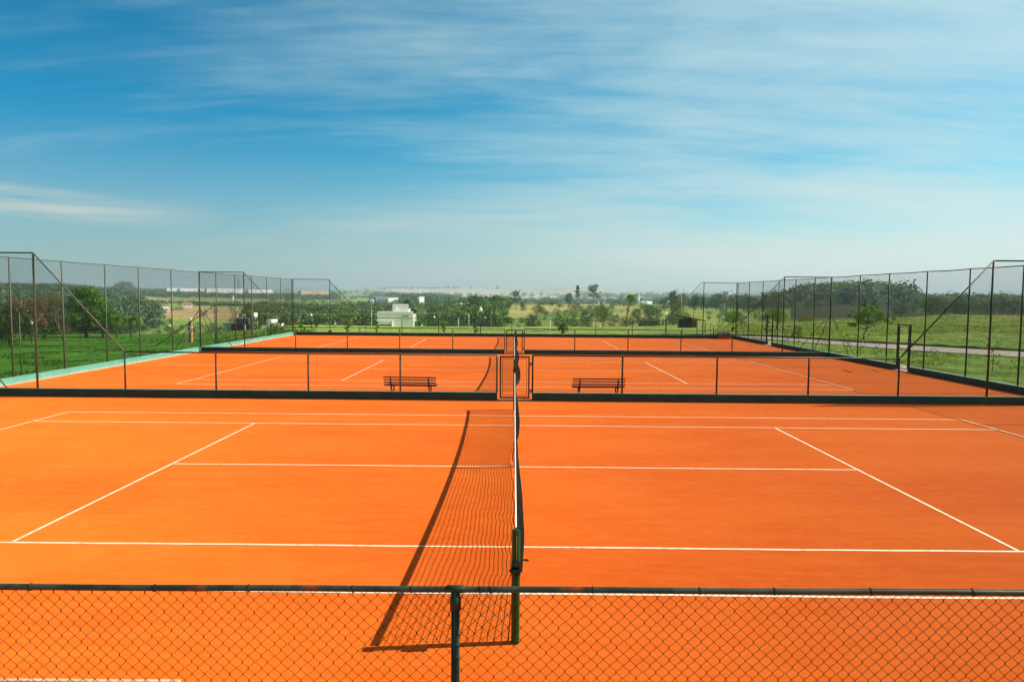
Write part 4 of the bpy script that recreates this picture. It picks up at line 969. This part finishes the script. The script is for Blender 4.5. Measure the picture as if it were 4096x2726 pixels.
o = woodland([(420, 1000, 235, 285, 120, 1.5, 2.6, .1), (420, 1250, 620, 790, 620, 2.2, 4.4, -.25), (480, 1000, 300, 560, 60, 2, 3.5, -.2), (500, 1350, 1300, 1750, 1700, 7, 11, -.6), (-200, 900, 1500, 2600, 1400, 10, 16, -.3), (2700, 3200, 420, 700, 420, 5, 8, 0.0)], 24, 'far'); tag(o, 'belts of trees between the fields on the left', 'forest', kind='stuff')
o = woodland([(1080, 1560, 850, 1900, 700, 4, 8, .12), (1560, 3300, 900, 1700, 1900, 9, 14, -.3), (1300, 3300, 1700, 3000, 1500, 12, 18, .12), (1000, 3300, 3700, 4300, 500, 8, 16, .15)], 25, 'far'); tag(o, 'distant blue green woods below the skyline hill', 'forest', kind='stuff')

# ---- grass tufts on the rough ground at right and along the back lawn
def tufts():
    rg = np.random.default_rng(31); n = 26000; u_ = rg.uniform(2850, 4500, n); d_ = np.exp(rg.uniform(math.log(24), math.log(140), n)); X = CX+d_*(u_-2048)/FPX; Y = CY+d_
    keep = (X > 18.1) | (Y > 50); k2 = vnoise(X, Y, 3.5, 7)+.5*vnoise(X, Y, 1.2, 8) > np.where(d_ > 62, -.15, .1)
    pn = np.array(pn_); pf = np.array(pf_)
    def inpath(X, Y):
        poly = np.concatenate([pn, pf[::-1]]); ins = np.zeros(len(X), bool); j = len(poly)-1
        for i in range(len(poly)):
            a, b = poly[i], poly[j]; c = ((a[1] > Y) != (b[1] > Y)) & (X < (b[0]-a[0])*(Y-a[1])/(b[1]-a[1]+1e-9)+a[0]); ins ^= c; j = i
        return ins
    keep &= k2 & ~inpath(X, Y); X, Y, d_ = X[keep], Y[keep], d_[keep]; Z = ground(X, Y); H = np.where(d_ > 62, .16, .09)*rg.uniform(.5, 1.4, len(X))
    VV = []
    for q in range(4):
        a = rg.uniform(0, 6.28, len(X)); r_ = H*.9; dx, dy = np.cos(a)*r_, np.sin(a)*r_
        VV.append(np.stack([np.stack([X-dy*.35, Y+dx*.35, Z-.02], -1), np.stack([X+dy*.35, Y-dx*.35, Z-.02], -1), np.stack([X+dx, Y+dy, Z+H], -1)], 1))
    V = np.concatenate(VV).reshape(-1, 3); o = link('grass', arr_mesh('grass', V, np.arange(len(V)).reshape(-1, 3), LF['straw'])); tag(o, 'rough tufted grass on the right bank', 'grass', kind='stuff')
tufts()
def left_weeds():
    rg = np.random.default_rng(33); n = 30000; u_ = rg.uniform(-200, 1250, n); d_ = np.exp(rg.uniform(math.log(24), math.log(128), n)); X = CX+d_*(u_-2048)/FPX; Y = CY+d_
    keep = ((X < -18.0) | (Y > 48)) & (vnoise(X, Y, 4.5, 17)+.5*vnoise(X, Y, 1.5, 18) > .0); X, Y, d_ = X[keep], Y[keep], d_[keep]; Z = ground(X, Y); H = .10*rg.uniform(.5, 1.6, len(X)); VV = []
    for q in range(4):
        a = rg.uniform(0, 6.28, len(X)); r_ = H*1.2; dx, dy = np.cos(a)*r_, np.sin(a)*r_
        VV.append(np.stack([np.stack([X-dy*.35, Y+dx*.35, Z-.02], -1), np.stack([X+dy*.35, Y-dx*.35, Z-.02], -1), np.stack([X+dx, Y+dy, Z+H], -1)], 1))
    V = np.concatenate(VV).reshape(-1, 3); o = link('grass', arr_mesh('grass', V, np.arange(len(V)).reshape(-1, 3), LF['deep'])); tag(o, 'coarse green grass on the left slope', 'grass', kind='stuff')
left_weeds()

# ------------------------------------------------------------------ buildings
def B(name, label, u_, d_, z, cat='building', group=None, rz=0):
    x, y = xy(u_, d_); t = empty(name, (x, y, z), rz); tag(t, label, cat, group); return t
def blk(par, name, mat, x0, x1, y0, y1, z0, z1, bevel=0): mb = MB(); mb.box(x0, x1, y0, y1, z0, z1); return mb.obj(name, mat, par, bevel)
# white building behind the lawn
d = 168; k = d/FPX; zb = zat(1585, 1305, d); t = B('white_building', 'white cubic building with a raised block, behind the back lawn', 1580, d, zb-.3, rz=R(9))
X = lambda u_: (u_-1580)*k
H = lambda v_: zat(1580, v_, d)-zb+.3
blk(t, 'main_block', WHITE, X(1509), X(1651), 0, 7, 0, H(1250)); blk(t, 'parapet', WHITEM, X(1508), X(1652), -.06, .10, H(1250), H(1246)); blk(t, 'rear_parapet', WHITEM, X(1508), X(1652), 6.8, 7.05, H(1250), H(1247))
blk(t, 'roof_block', WHITE, X(1569), X(1633), 1.2, 5.5, H(1250)+.002, H(1217)); blk(t, 'side_bay', WHITE, X(1651)+.003, X(1664), 1, 4, H(1285), H(1257)); blk(t, 'bay_pier', WHITE, X(1651)+.003, X(1658), .6, 6, 0, H(1287))
blk(t, 'vent_box', WHITEM, X(1633)+.003, X(1641), 1.8, 3, H(1249), H(1235))
blk(t, 'lean_to', WHITE, X(1506), X(1566), -.35, -.003, 0, H(1282)); blk(t, 'plinth', GREYW, X(1507), X(1564), -.39, -.353, 0, H(1296)); blk(t, 'buttress', WHITEM, X(1566)+.003, X(1569), -.45, -.003, 0, H(1281))
for a in (0, 1): blk(t, 'window', DARK, X(1608+a*13), X(1619+a*13), -.03, .001, H(1264), H(1261))
blk(t, 'wall_light', WHITEM, X(1577), X(1584), 1.02, 1.198, H(1238), H(1224)); blk(t, 'down_pipe', STEEL, X(1632), X(1632.8), -.05, -.003, H(1280), H(1264))
# left modern house
d = 150; k = d/FPX; t = B('modern_house', 'low modern house with white pier and dark flat roof at left', 980, d, zat(980, 1322, d)); X = lambda u_: (u_-980)*k; H = lambda v_: zat(980, v_, d)-zat(980, 1322, d)
blk(t, 'chimney_block', WHITE, X(995), X(1008), 1, 3, H(1310), H(1251)); blk(t, 'low_wing', WHITE, X(983), X(995)-.003, 1.2, 3.5, H(1310), H(1274)); blk(t, 'upper_wall', GREYW, X(924), X(972), 2, 6, H(1296)+.2, H(1274)); blk(t, 'upper_roof', WHITEM, X(932), X(951), 1.9, 2.5, H(1274)+.002, H(1272.6))
blk(t, 'flat_roof', DARK, X(898), X(980), -1.2, 5, H(1297), H(1294.5)); blk(t, 'brick_wall', BRICK, X(924), X(974), 0, 5, 0, H(1297)-.003); blk(t, 'glazing', DARK, X(912), X(924)-.003, 1.5, 2, 0, H(1300)); blk(t, 'pier', WHITEM, X(903), X(911), -.9, -.3, 0, H(1297)-.003); blk(t, 'column', WHITEM, X(974)+.003, X(979), -.5, 0, 0, H(1297)-.003)
mb = MB(); mb.prism([(X(1020), 3), (X(1094), 3), (X(1094), 3.3), (X(1020), 3.3)], 0, H(1303)); mb.obj('garden_wall', WHITE, t)
mb = MB(); mb.box(X(1030), X(1052), 5, 9, 0, H(1280)); mb.box(X(1070), X(1092), 4, 7, 0, H(1297)); mb.obj('rear_block', WHITE, t)
# houses with tiled roofs and far halls
def hall(u0, u1, vt, vb, d_, matw, label, group=None, roof=None, depth=.5, cat='building', name='far_hall', doors=0, windows=0, sink=4):
    um = (u0+u1)/2; z0 = zat(um, vb, d_)-sink; t = B(name, label, um, d_, z0, cat, group, rz=R(40 if d_ > 600 else 25)); kk = d_/FPX; hw = (u1-u0)/2*kk*(1.12 if d_ > 600 else 1); h = zat(um, vt, d_)-z0; dp = max(4, hw*depth)
    if roof is None:
        blk(t, 'walls', matw, -hw, hw, 0, dp, 0, h); blk(t, 'roof_edge', WHITEM, -hw-.2, hw+.2, -.3, dp+.2, h+.003, h+max(.2, .03*h))
    else:
        e = .42*(h-4); blk(t, 'walls', matw, -hw, hw, 0, dp, 0, h-e); mb = MB(); o_ = hw*1.08
        a = [(-o_, -.5, h-e), (o_, -.5, h-e), (o_, dp+.5, h-e), (-o_, dp+.5, h-e)]; r_ = [(-o_*.8, dp/2, h), (o_*.8, dp/2, h)]
        mb.poly([a[0], a[1], r_[1], r_[0]]); mb.poly([a[2], a[3], r_[0], r_[1]]); mb.poly([a[1], a[2], r_[1]]); mb.poly([a[3], a[0], r_[0]]); mb.poly([a[3], a[2], a[1], a[0]]); mb.obj('roof', roof, t)
    for q in range(doors): xx = hw*(.15+.7*(q+.5)/doors) if doors > 1 else 0; blk(t, 'door', DARK, xx-.045*hw, xx+.045*hw, -.25, -.002, 4, 4+(h-4)*.5)
    for q in range(windows): xx = -hw*.8+1.6*hw*(q+.5)/windows; blk(t, 'window', DARK, xx-.04*hw, xx+.04*hw, -.15, -.002, h*.62, h*.75)
    return t
hall(728, 766, 1210, 1221, 560, WHITE, 'farmhouse with bright orange tiled roof on the left slope', roof=TILE, name='farmhouse', windows=2)
hall(650, 674, 1227, 1242, 420, WHITE, 'white gabled shed on the left pasture', roof=WHITEM, name='shed')
hall(606, 640, 1216, 1221, 600, BRICK, 'low brick shed with tiled roof on the left slope', roof=TILE, name='shed')
hall(1422, 1446, 1249, 1259, 500, WHITE, 'orange roof peeping from the valley wood left of the white building', roof=TILE, name='house')
hall(1680, 1716, 1252, 1262, 470, WHITE, 'house with orange roof right of the white building', roof=TILE, name='house')
hall(672, 722, 1152, 1169, 1500, WHITEM, 'pinkish white hall at the left end of the far warehouses', 'far', depth=.8)
hall(728, 812, 1153, 1167, 1520, WHITEM, 'white hall below the tall white chimney on the left skyline', depth=.8)
hall(812, 848, 1154, 1163, 1560, BLUEW, 'blue grey warehouse between two white halls on the left skyline', depth=.8)
hall(838, 965, 1154, 1171, 1480, WHITEM, 'longest white warehouse on the left skyline', depth=.4, windows=6)
hall(1000, 1085, 1157, 1165, 1560, WHITEM, 'white warehouse at the right end of the left skyline group', depth=.5)
hall(1208, 1312, 1163, 1176, 1400, TANW, 'long tan hall on the ridge left of the white building', depth=.4)
hall(1503, 1553, 1189, 1205, 760, BLUEW, 'blue grey factory wing above the white building', depth=.5, windows=4)
hall(1553, 1592, 1190, 1205, 755, WHITEM, 'white factory wing with three dark doors above the white building', depth=.5, doors=3)
hall(1482, 1500, 1197, 1205, 765, WHITEM, 'small white annex left of the far factory', depth=.6)
hall(1676, 1697, 1186, 1202, 700, WHITEM, 'white block in the trees right of the far factory', depth=.6)
hall(1838, 1882, 1211, 1220, 420, WHITE, 'pale long roof among the trees in the valley', depth=.3, roof=WHITEM)
hall(2556, 2615, 1204, 1219, 900, WHITEM, 'white hall right of the tall palm in the distance', depth=.4)
hall(2672, 2706, 1199, 1211, 880, WHITEM, 'small white hall behind the far tree row', depth=.5)
hall(2385, 2424, 1206, 1212, 950, BLUEW, 'low blue grey hall below the crest trees', depth=.4)
hall(2860, 2970, 1171, 1176, 3300, WHITEM, 'thin white strip of halls on the right skyline', depth=.3)
def tower(u_, vt, vb, d_, label, w_=5, mat=WHITEM):
    z0 = zat(u_, vb, d_)-4; t = B('tower', label, u_, d_, z0, 'tower'); kk = d_/FPX; h = zat(u_, vt, d_)-z0; r_ = w_*kk/2
    mb = MB(); mb.lathe((0, 0, 0), [(r_*1.05, 0), (r_, h*.85)], 12); mb.obj('shaft', mat, t); mb = MB(); mb.lathe((0, 0, 0), [(r_*1.15, h*.85+.01), (r_*1.15, h*.97), (r_*.5, h)], 12); mb.obj('head', mat, t)
tower(794, 1127, 1170, 1470, 'tall white chimney on the left skyline', 5); tower(932, 1182, 1199, 1000, 'short white water tower on the left fields', 5); tower(2552, 1180, 1221, 900, 'white water tower right of the tall palm', 6)

# ------------------------------------------------------------------ poles, lamps, signs, small things
def lamp(u_, vt, d_, label, ghalf=.19, group='white globe garden lamps'):
    x, y = xy(u_, d_); z0 = gz(x, y); h = zat(u_, vt, d_)-z0; t = empty('garden_lamp', (x, y, z0)); tag(t, label, 'lamp', group)
    g = ghalf; mb = MB(); mb.tube([(0, 0, -.2), (0, 0, h-2.7*g)], [.045, .035], 8); mb.lathe((0, 0, 0), [(.05, h-2.9*g), (.09, h-2.75*g), (.05, h-2.62*g)], 10); mb.obj('pole', IRON, t)
    mb = MB(); mb.lathe((0, 0, h-2.6*g), [(g*.45, 0), (g*.8, g*.45), (g, g*1.15), (g*.86, g*1.75), (g*.42, g*2.15), (g*.22, g*2.3), (g*.12, g*2.6)], 14); mb.obj('globe', LAMPG, t)
lamp(1921, 1227, 66, 'lamp with the largest white globe, between white building and gate', .175); lamp(1736, 1262, 120, 'lamp with small globe right of the white building', .165); lamp(1244, 1253, 110, 'globe lamp among the back left fence bars', .175)
lamp(973, 1252, 72, 'globe lamp before the modern house at left', .17); lamp(118, 1279, 88, 'white lamp globe against the dark trees at the left edge', .25); lamp(2662, 1246, 88, 'globe lamp at the right end of the low back fence', .17)
lamp(758, 1268, 92, 'globe lamp behind the orange brick pillar at left', .17); lamp(1338, 1290, 130, 'low lamp globe left of the white building', .14); lamp(674, 1297, 120, 'tiny lamp globe on the left lawn edge', .15); lamp(2854, 1289, 64, 'small grey lamp behind the roller', .09); lamp(2933, 1258, 100, 'thin lamp before the bushy tree at back right', .07)
mb = MB(); x, y = xy(758, 90); z0 = gz(x, y); mb.box(-.2, .2, -.2, .2, 0, zat(758, 1286, 90)-z0); o = mb.obj('brick_pillar', TILE); o.location = (x, y, z0); tag(o, 'orange brick pillar on the left lawn', 'pillar')
x, y = xy(761, 84); z0 = zat(761, 1330, 84); t = empty('bollard', (x, y, z0)); tag(t, 'white bollard by the orange pillar', 'bollard'); mb = MB(); mb.lathe((0, 0, 0), [(.13, 0), (.13, .62), (.17, .64), (.17, .72), (.08, .76)], 12); mb.obj('body', WHITEM, t)
def upole(u_, vt, d_, label, arm=True, mat=CONC, r_=.12, group='utility poles in the valley'):
    x, y = xy(u_, d_); z0 = gz(x, y); h = zat(u_, vt, d_)-z0; t = empty('utility_pole', (x, y, z0)); tag(t, label, 'pole', group); mb = MB(); mb.tube([(0, 0, -.5), (0, 0, h)], [r_*1.2, r_*.8], 8); mb.obj('pole', mat, t)
    if arm: mb = MB(); mb.box(-.9, .9, -.06, .06, h-.5, h-.38); mb.obj('crossarm', BARK, t)
    return (x, y, z0+h-.4)
U = 'slim utility pole standing '
tops = [upole(2201, 1217, 330, U+'on the tan field'), upole(2250, 1203, 420, U+'on the crest left of the tall trees'), upole(2339, 1190, 470, U+'between the two tall crest trees'), upole(2485, 1238, 260, U+'left of the tall palm'), upole(2723, 1178, 340, U+'in front of the far tree row', r_=.16), upole(2894, 1214, 300, U+'beside the lattice pylon', r_=.16), upole(1485, 1228, 210, U+'left of the white building')]
upole(1874, 1253, 150, 'pale concrete post left of the large lamp', False, group='thin posts at the lawn edge'); upole(1833, 1271, 155, 'thin white post between the two lamps', False, WHITEM, .06, 'thin posts at the lawn edge'); upole(2200, 1279, 100, 'white post beside the distant path', False, WHITEM, .04, 'thin posts at the lawn edge'); upole(1903, 1265, 140, 'dark post just left of the large lamp', False, IRON, .05, 'thin posts at the lawn edge')
upole(2772, 1239, 180, 'red brown post in the scrub field behind the shelter', False, REDP, .10, 'posts in the scrub')
# power line across the valley
mb = MB(); a = Vector((*xy(1150, 210), zat(1150, 1262, 210))); b = Vector((*xy(1650, 210), zat(1650, 1262, 210)))
a = Vector((*xy(700, 190), zat(700, 1248, 190))); b = Vector((*xy(2150, 330), zat(2150, 1232, 330))); n = 30
mb.tube([tuple(a.lerp(b, i/n)-Vector((0, 0, 6*(i/n)*(1-i/n)))) for i in range(n+1)], .035, 4); o = mb.obj('power_line', STEEL); tag(o, 'thin power line sagging across the valley', 'power line')
# lattice pylon
def pylon(u_, vt, vb, d_, label):
    x, y = xy(u_, d_); z0 = zat(u_, vb, d_); h = zat(u_, vt, d_)-z0; t = empty('lattice_pylon', (x, y, z0)); tag(t, label, 'pylon'); mb = MB(); wb, wt = h*.105, h*.04
    L = 8; R_ = []
    for i in range(L+1): q = i/L; w_ = wb*(1-q)+wt*q; R_.append([(sx*w_, sy*w_, h*q) for sx, sy in ((-1, -1), (1, -1), (1, 1), (-1, 1))])
    rr = h*.0055
    for i in range(L):
        for c in range(4): mb.tube([R_[i][c], R_[i+1][c]], rr*1.4, 4); mb.tube([R_[i][c], R_[i+1][(c+1) % 4]], rr, 3); mb.tube([R_[i][(c+1) % 4], R_[i+1][c]], rr, 3)
    mb.obj('lattice', STEEL, t)
    for q in (.97, .84): mb = MB(); mb.tube([(-h*.16, 0, h*q), (h*.16, 0, h*q)], rr*1.5, 4); mb.tube([(-h*.16, 0, h*q), (0, 0, h*(q+.03))], rr, 3); mb.tube([(h*.16, 0, h*q), (0, 0, h*(q+.03))], rr, 3); mb.obj('crossarm', STEEL, t)
pylon(2882, 1216, 1300, 180, 'grey lattice pylon behind the back right corner'); pylon(3120, 1140, 1172, 2500, 'tiny lattice pylon on the right skyline'); pylon(954, 1118, 1168, 2600, 'thin mast on the left skyline above the warehouses')
# shelter
d = 78; k = d/FPX; zb = zat(2770, 1312, d); t = B('shelter', 'open shelter with sloping red brown roof beam behind the back right fence', 2770, d, zb, 'shelter'); X = lambda u_: (u_-2770)*k; H = lambda v_: zat(2770, v_, d)-zb
mb = MB(); a, b = (X(2723), H(1262)), (X(2821), H(1281))
for y0, y1 in ((-.1, .1), (2.3, 2.5)):
    mb = MB(); mb.v += [(a[0], y0, a[1]-.09), (b[0], y0, b[1]-.09), (b[0], y0, b[1]+.02), (a[0], y0, a[1]+.02), (a[0], y1, a[1]-.09), (b[0], y1, b[1]-.09), (b[0], y1, b[1]+.02), (a[0], y1, a[1]+.02)]
    n0 = len(mb.v)-8
    for q in ((0, 1, 2, 3), (7, 6, 5, 4), (0, 4, 5, 1), (3, 2, 6, 7), (0, 3, 7, 4), (1, 5, 6, 2)): mb.f.append(tuple(n0+i for i in q)); mb.sm.append(False)
    mb.obj('roof_beam', REDP, t)
mb = MB(); mb.poly([(a[0], -.1, a[1]+.05), (b[0], -.1, b[1]+.05), (b[0], 2.6, b[1]+.12), (a[0], 2.6, a[1]+.12)]); mb.poly([(a[0], 2.6, a[1]+.09), (b[0], 2.6, b[1]+.09), (b[0], -.1, b[1]+.03), (a[0], -.1, a[1]+.03)]); mb.obj('roof', TILE, t)
blk(t, 'back_wall', DARK, X(2727), X(2778), 1.4, 2.2, 0, H(1275)); blk(t, 'low_wall', BRICK, X(2778)+.003, X(2800), 1.5, 2.2, 0, H(1281))
for u_ in (2728, 2788, 2812, 2819): 
    mb = MB(); zt_ = a[1]+(b[1]-a[1])*(X(u_)-a[0])/(b[0]-a[0])-.1; mb.tube([(X(u_), 0, 0-.6), (X(u_), 0, zt_)], .035, 6); mb.obj('post', IRON, t)
# round posts nearer the path at back right
for k_, u_ in enumerate((2787, 2808, 2822, 2842, 2911)):
    x, y = xy(u_, 60); z0 = gz(x, y); t = empty('garden_stake', (x, y, z0)); tag(t, 'thin dark stake on the grass behind the back right corner', 'stake', 'stakes behind the back right corner'); mb = MB(); mb.tube([(0, 0, -.1), (0, 0, 1.25)], .018, 5); mb.obj('stake', IRON, t)
# rolled drag mat with its yellow frame against the end wall
t = empty('drag_mat_roll', (16.30, 46.30, 0)); tag(t, 'rolled dark court drag mat stained with clay, lying in the back right corner', 'mat roll')
mb = MB(); rr = random.Random(9); n = 14; rows = []
for i in range(9):
    x = -.48+.96*i/8; rr_ = .265+.012*math.sin(i*2.1); rows.append([(x, rr_*math.cos(2*math.pi*k/n)*(1+.05*rr.uniform(-1, 1)), .265+rr_*math.sin(2*math.pi*k/n)*(1+.05*rr.uniform(-1, 1))) for k in range(n)])
for i in range(8):
    for k in range(n): mb.poly([rows[i][k], rows[i][(k+1) % n], rows[i+1][(k+1) % n], rows[i+1][k]], True)
mb.poly(rows[0]); mb.poly(list(reversed(rows[-1]))); mb.obj('roll', MAT_ROLL, t)
for x in (-.2, .05, .3): mb = MB(); mb.tube([(x, .28*math.cos(2*math.pi*k/14), .265+.285*math.sin(2*math.pi*k/14)) for k in range(15)], .008, 5); mb.obj('binding', NETC, t)
t = empty('pull_bar', (15.95, 46.45, 0)); tag(t, 'pale yellow green metal T handle frame standing over the mat roll', 'handle frame')
mb = MB(); mb.tube([(-.10, -.1, .62), (.60, -.1, .60)], .016, 6); mb.tube([(-.10, -.1, .62), (-.10, -.1, .06)], .014, 6); mb.tube([(.25, -.1, .61), (.14, .1, 1.58)], .02, 6); mb.tube([(-.10, .1, 1.60), (.40, .1, 1.60)], .018, 6); mb.obj('frame', YEL, t)
# floodlight / dark fitting on the far divider near the right low fence end
t = empty('spray_head', (11.97, FRONT[2]+.07, HL+.02)); tag(t, 'small black fitting on the top of a far divider post at right', 'fitting'); mb = MB(); mb.box(-.03, .03, -.03, .03, 0, .05); mb.lathe((0, 0, .05), [(.05, 0), (.085, .03), (.08, .09), (.04, .12)], 10); mb.obj('head', IRON, t)
# signs on the back lawn
t = empty('sign', (*xy(1437, 58), gz(*xy(1437, 58)))); tag(t, 'small white sign with two dark figures on the back lawn', 'sign'); zc = zat(1437, 1318, 58)-t.location.z
mb = MB(); mb.box(-.11, .11, -.01, .01, zc-.16, zc+.16); mb.obj('board', WHITEM, t); mb = MB(); mb.tube([(0, .03, -.3), (0, .03, zc+.1)], .015, 6); mb.obj('stake', IRON, t)
mb = MB()
for s in (-1, 1): mb.lathe((s*.05, -.012, zc+.02), [(.012, -.001), (.012, .02)], 8); mb.poly([(s*.05-.022, -.0125, zc), (s*.05-.010, -.0125, zc-.11), (s*.05+.010, -.0125, zc-.09), (s*.05+.024, -.0125, zc+.0)])
mb.poly([(-.09, -.0125, zc+.10), (.09, -.0125, zc+.10), (.09, -.0125, zc+.125), (-.09, -.0125, zc+.125)]); mb.obj('figures', DARK, t)
t = empty('sign', (*xy(1306, 100), gz(*xy(1306, 100)))); tag(t, 'small pale blue sign on the lawn edge behind the back fence', 'sign'); zc = zat(1306, 1292, 100)-t.location.z; mb = MB(); mb.box(-.13, .13, -.01, .01, zc-.13, zc+.13); mb.obj('board', plain_var('pale_blue', (.35, .50, .62)), t); mb = MB(); mb.tube([(0, .03, -.2), (0, .03, zc)], .02, 6); mb.obj('stake', IRON, t)
for (u_, v0, v1, d_, wd, nm, lab_) in ((1318, 1321, 1329, 56, .26, 'valve_box', 'small black box by the back wall near a tall post'), (1264, 1295, 1304, 100, .26, 'litter_bin', 'small brown litter bin on the lawn behind the back left corner')):
    x, y = xy(u_, d_); z0 = gz(x, y); t = empty(nm, (x, y, z0)); tag(t, lab_, 'box' if 'valve' in nm else 'bin'); zt_ = zat(u_, v0, d_)-z0; zb_ = zat(u_, v1, d_)-z0; mb = MB(); mb.box(-wd/2, wd/2, -.1, .1, zb_, zt_).box(-.03, .03, -.05, .05, -.1, zb_-.001); mb.obj('body', DARK, t, .01)
for (u_, v_) in ((2398, 1304), (1686, 1300)):
    x, y = xy(u_, 150); t = empty('marker_stone', (x, y, zat(u_, v_+2, 150)-.1)); tag(t, 'small white marker stone on the lawn ' + ('left of the tall palm' if u_ > 2000 else 'right of the white building'), 'stone'); mb = MB(); mb.lathe((0, 0, 0), [(.24, 0), (.18, .25), (.04, .38)], 8); mb.obj('stone', WHITEM, t)

# ------------------------------------------------------------------ lower courts' end fence on the left slope
def lower_fence():
    t = empty('chain_link_fence', (0, 0, 0)); tag(t, 'end fence of a lower court on the left slope, tall at its ends', 'fence')
    def Pt(u_, v_, d_): x, y = xy(u_, d_); return Vector((x, y, zat(u_, v_, d_)))
    a = Pt(-160, 1250, 42.5); b = Pt(72, 1250, 42.5); m_ = PIPE
    def down(p, z): return (p.x, p.y, z)
    rail(t, [tuple(a), tuple(b)], .03, m_)
    for p in (a, b): pole(t, p.x, p.y, -2.2, p.z, .035, RUSTY_SUNLIT)
    c, e, f_, g_ = Pt(0, 1383, 41.5), Pt(615, 1385, 50), Pt(858, 1220, 50), Pt(1008, 1220, 50)
    ra = Pt(-160, 1382, 41); rail(t, [tuple(ra), tuple(e)], .022, m_); rail(t, [tuple(e), tuple(f_)], .026, m_, 'sloping_rail'); rail(t, [tuple(f_), tuple(g_)], .03, m_)
    for q in (.33, .62, .80, .93, 1.0): p = ra.lerp(e, q); pole(t, p.x, p.y, -2.2, p.z, .025, RUSTY_SUNLIT)
    for p in (f_, g_): pole(t, p.x, p.y, -2.2, p.z, .04, RUSTY_SUNLIT)
    for p0, p1, zt in ((f_, g_, f_.z),):
        o = link('wire_mesh', chain_mesh(round((p1-p0).length, 2), -1.9, round(zt-.02, 2), .0018)); child(t, o); o.location = (p0.x, p0.y, 0); o.rotation_euler = (0, 0, math.atan2(p1.y-p0.y, p1.x-p0.x))
    brace(t, (f_.x, f_.y, .2), (f_.x+1.3, f_.y-.4, -2), .025, RUSTY_SUNLIT)
lower_fence()

# low posts and rails reading as plates along the left house drive
# ------------------------------------------------------------------ haze
def haze():
    mb = MB(); mb.box(-5350, 5350, -5350, 5350, -26, 96); o = mb.obj('haze', None); m = bpy.data.materials.new('haze'); m.use_nodes = True; t = NT(m.node_tree); m.node_tree.nodes.clear()
    v = t.add('ShaderNodeVolumePrincipled'); v.inputs['Color'].default_value = (.60, .79, .90, 1); v.inputs['Density'].default_value = .00021; v.inputs['Anisotropy'].default_value = .15
    t.l.new(v.outputs[0], t.add('ShaderNodeOutputMaterial').inputs['Volume']); o.data.materials.clear(); o.data.materials.append(m); tag(o, 'thin blue summer haze lying over the valley', 'haze', kind='stuff')
haze()
S.cycles.use_denoising = True
S.cycles.denoising_input_passes = 'RGB_ALBEDO_NORMAL'; S.cycles.denoising_prefilter = 'ACCURATE'; S.cycles.denoising_quality = 'HIGH'
S.cycles.use_adaptive_sampling = False
S.cycles.max_bounces = 6; S.cycles.diffuse_bounces = 3; S.cycles.sample_clamp_indirect = 4
S.cycles.pixel_filter_type = 'BLACKMAN_HARRIS'; S.cycles.filter_width = 1.4
S.cycles.volume_bounces = 0
S.cycles.transparent_max_bounces = 8
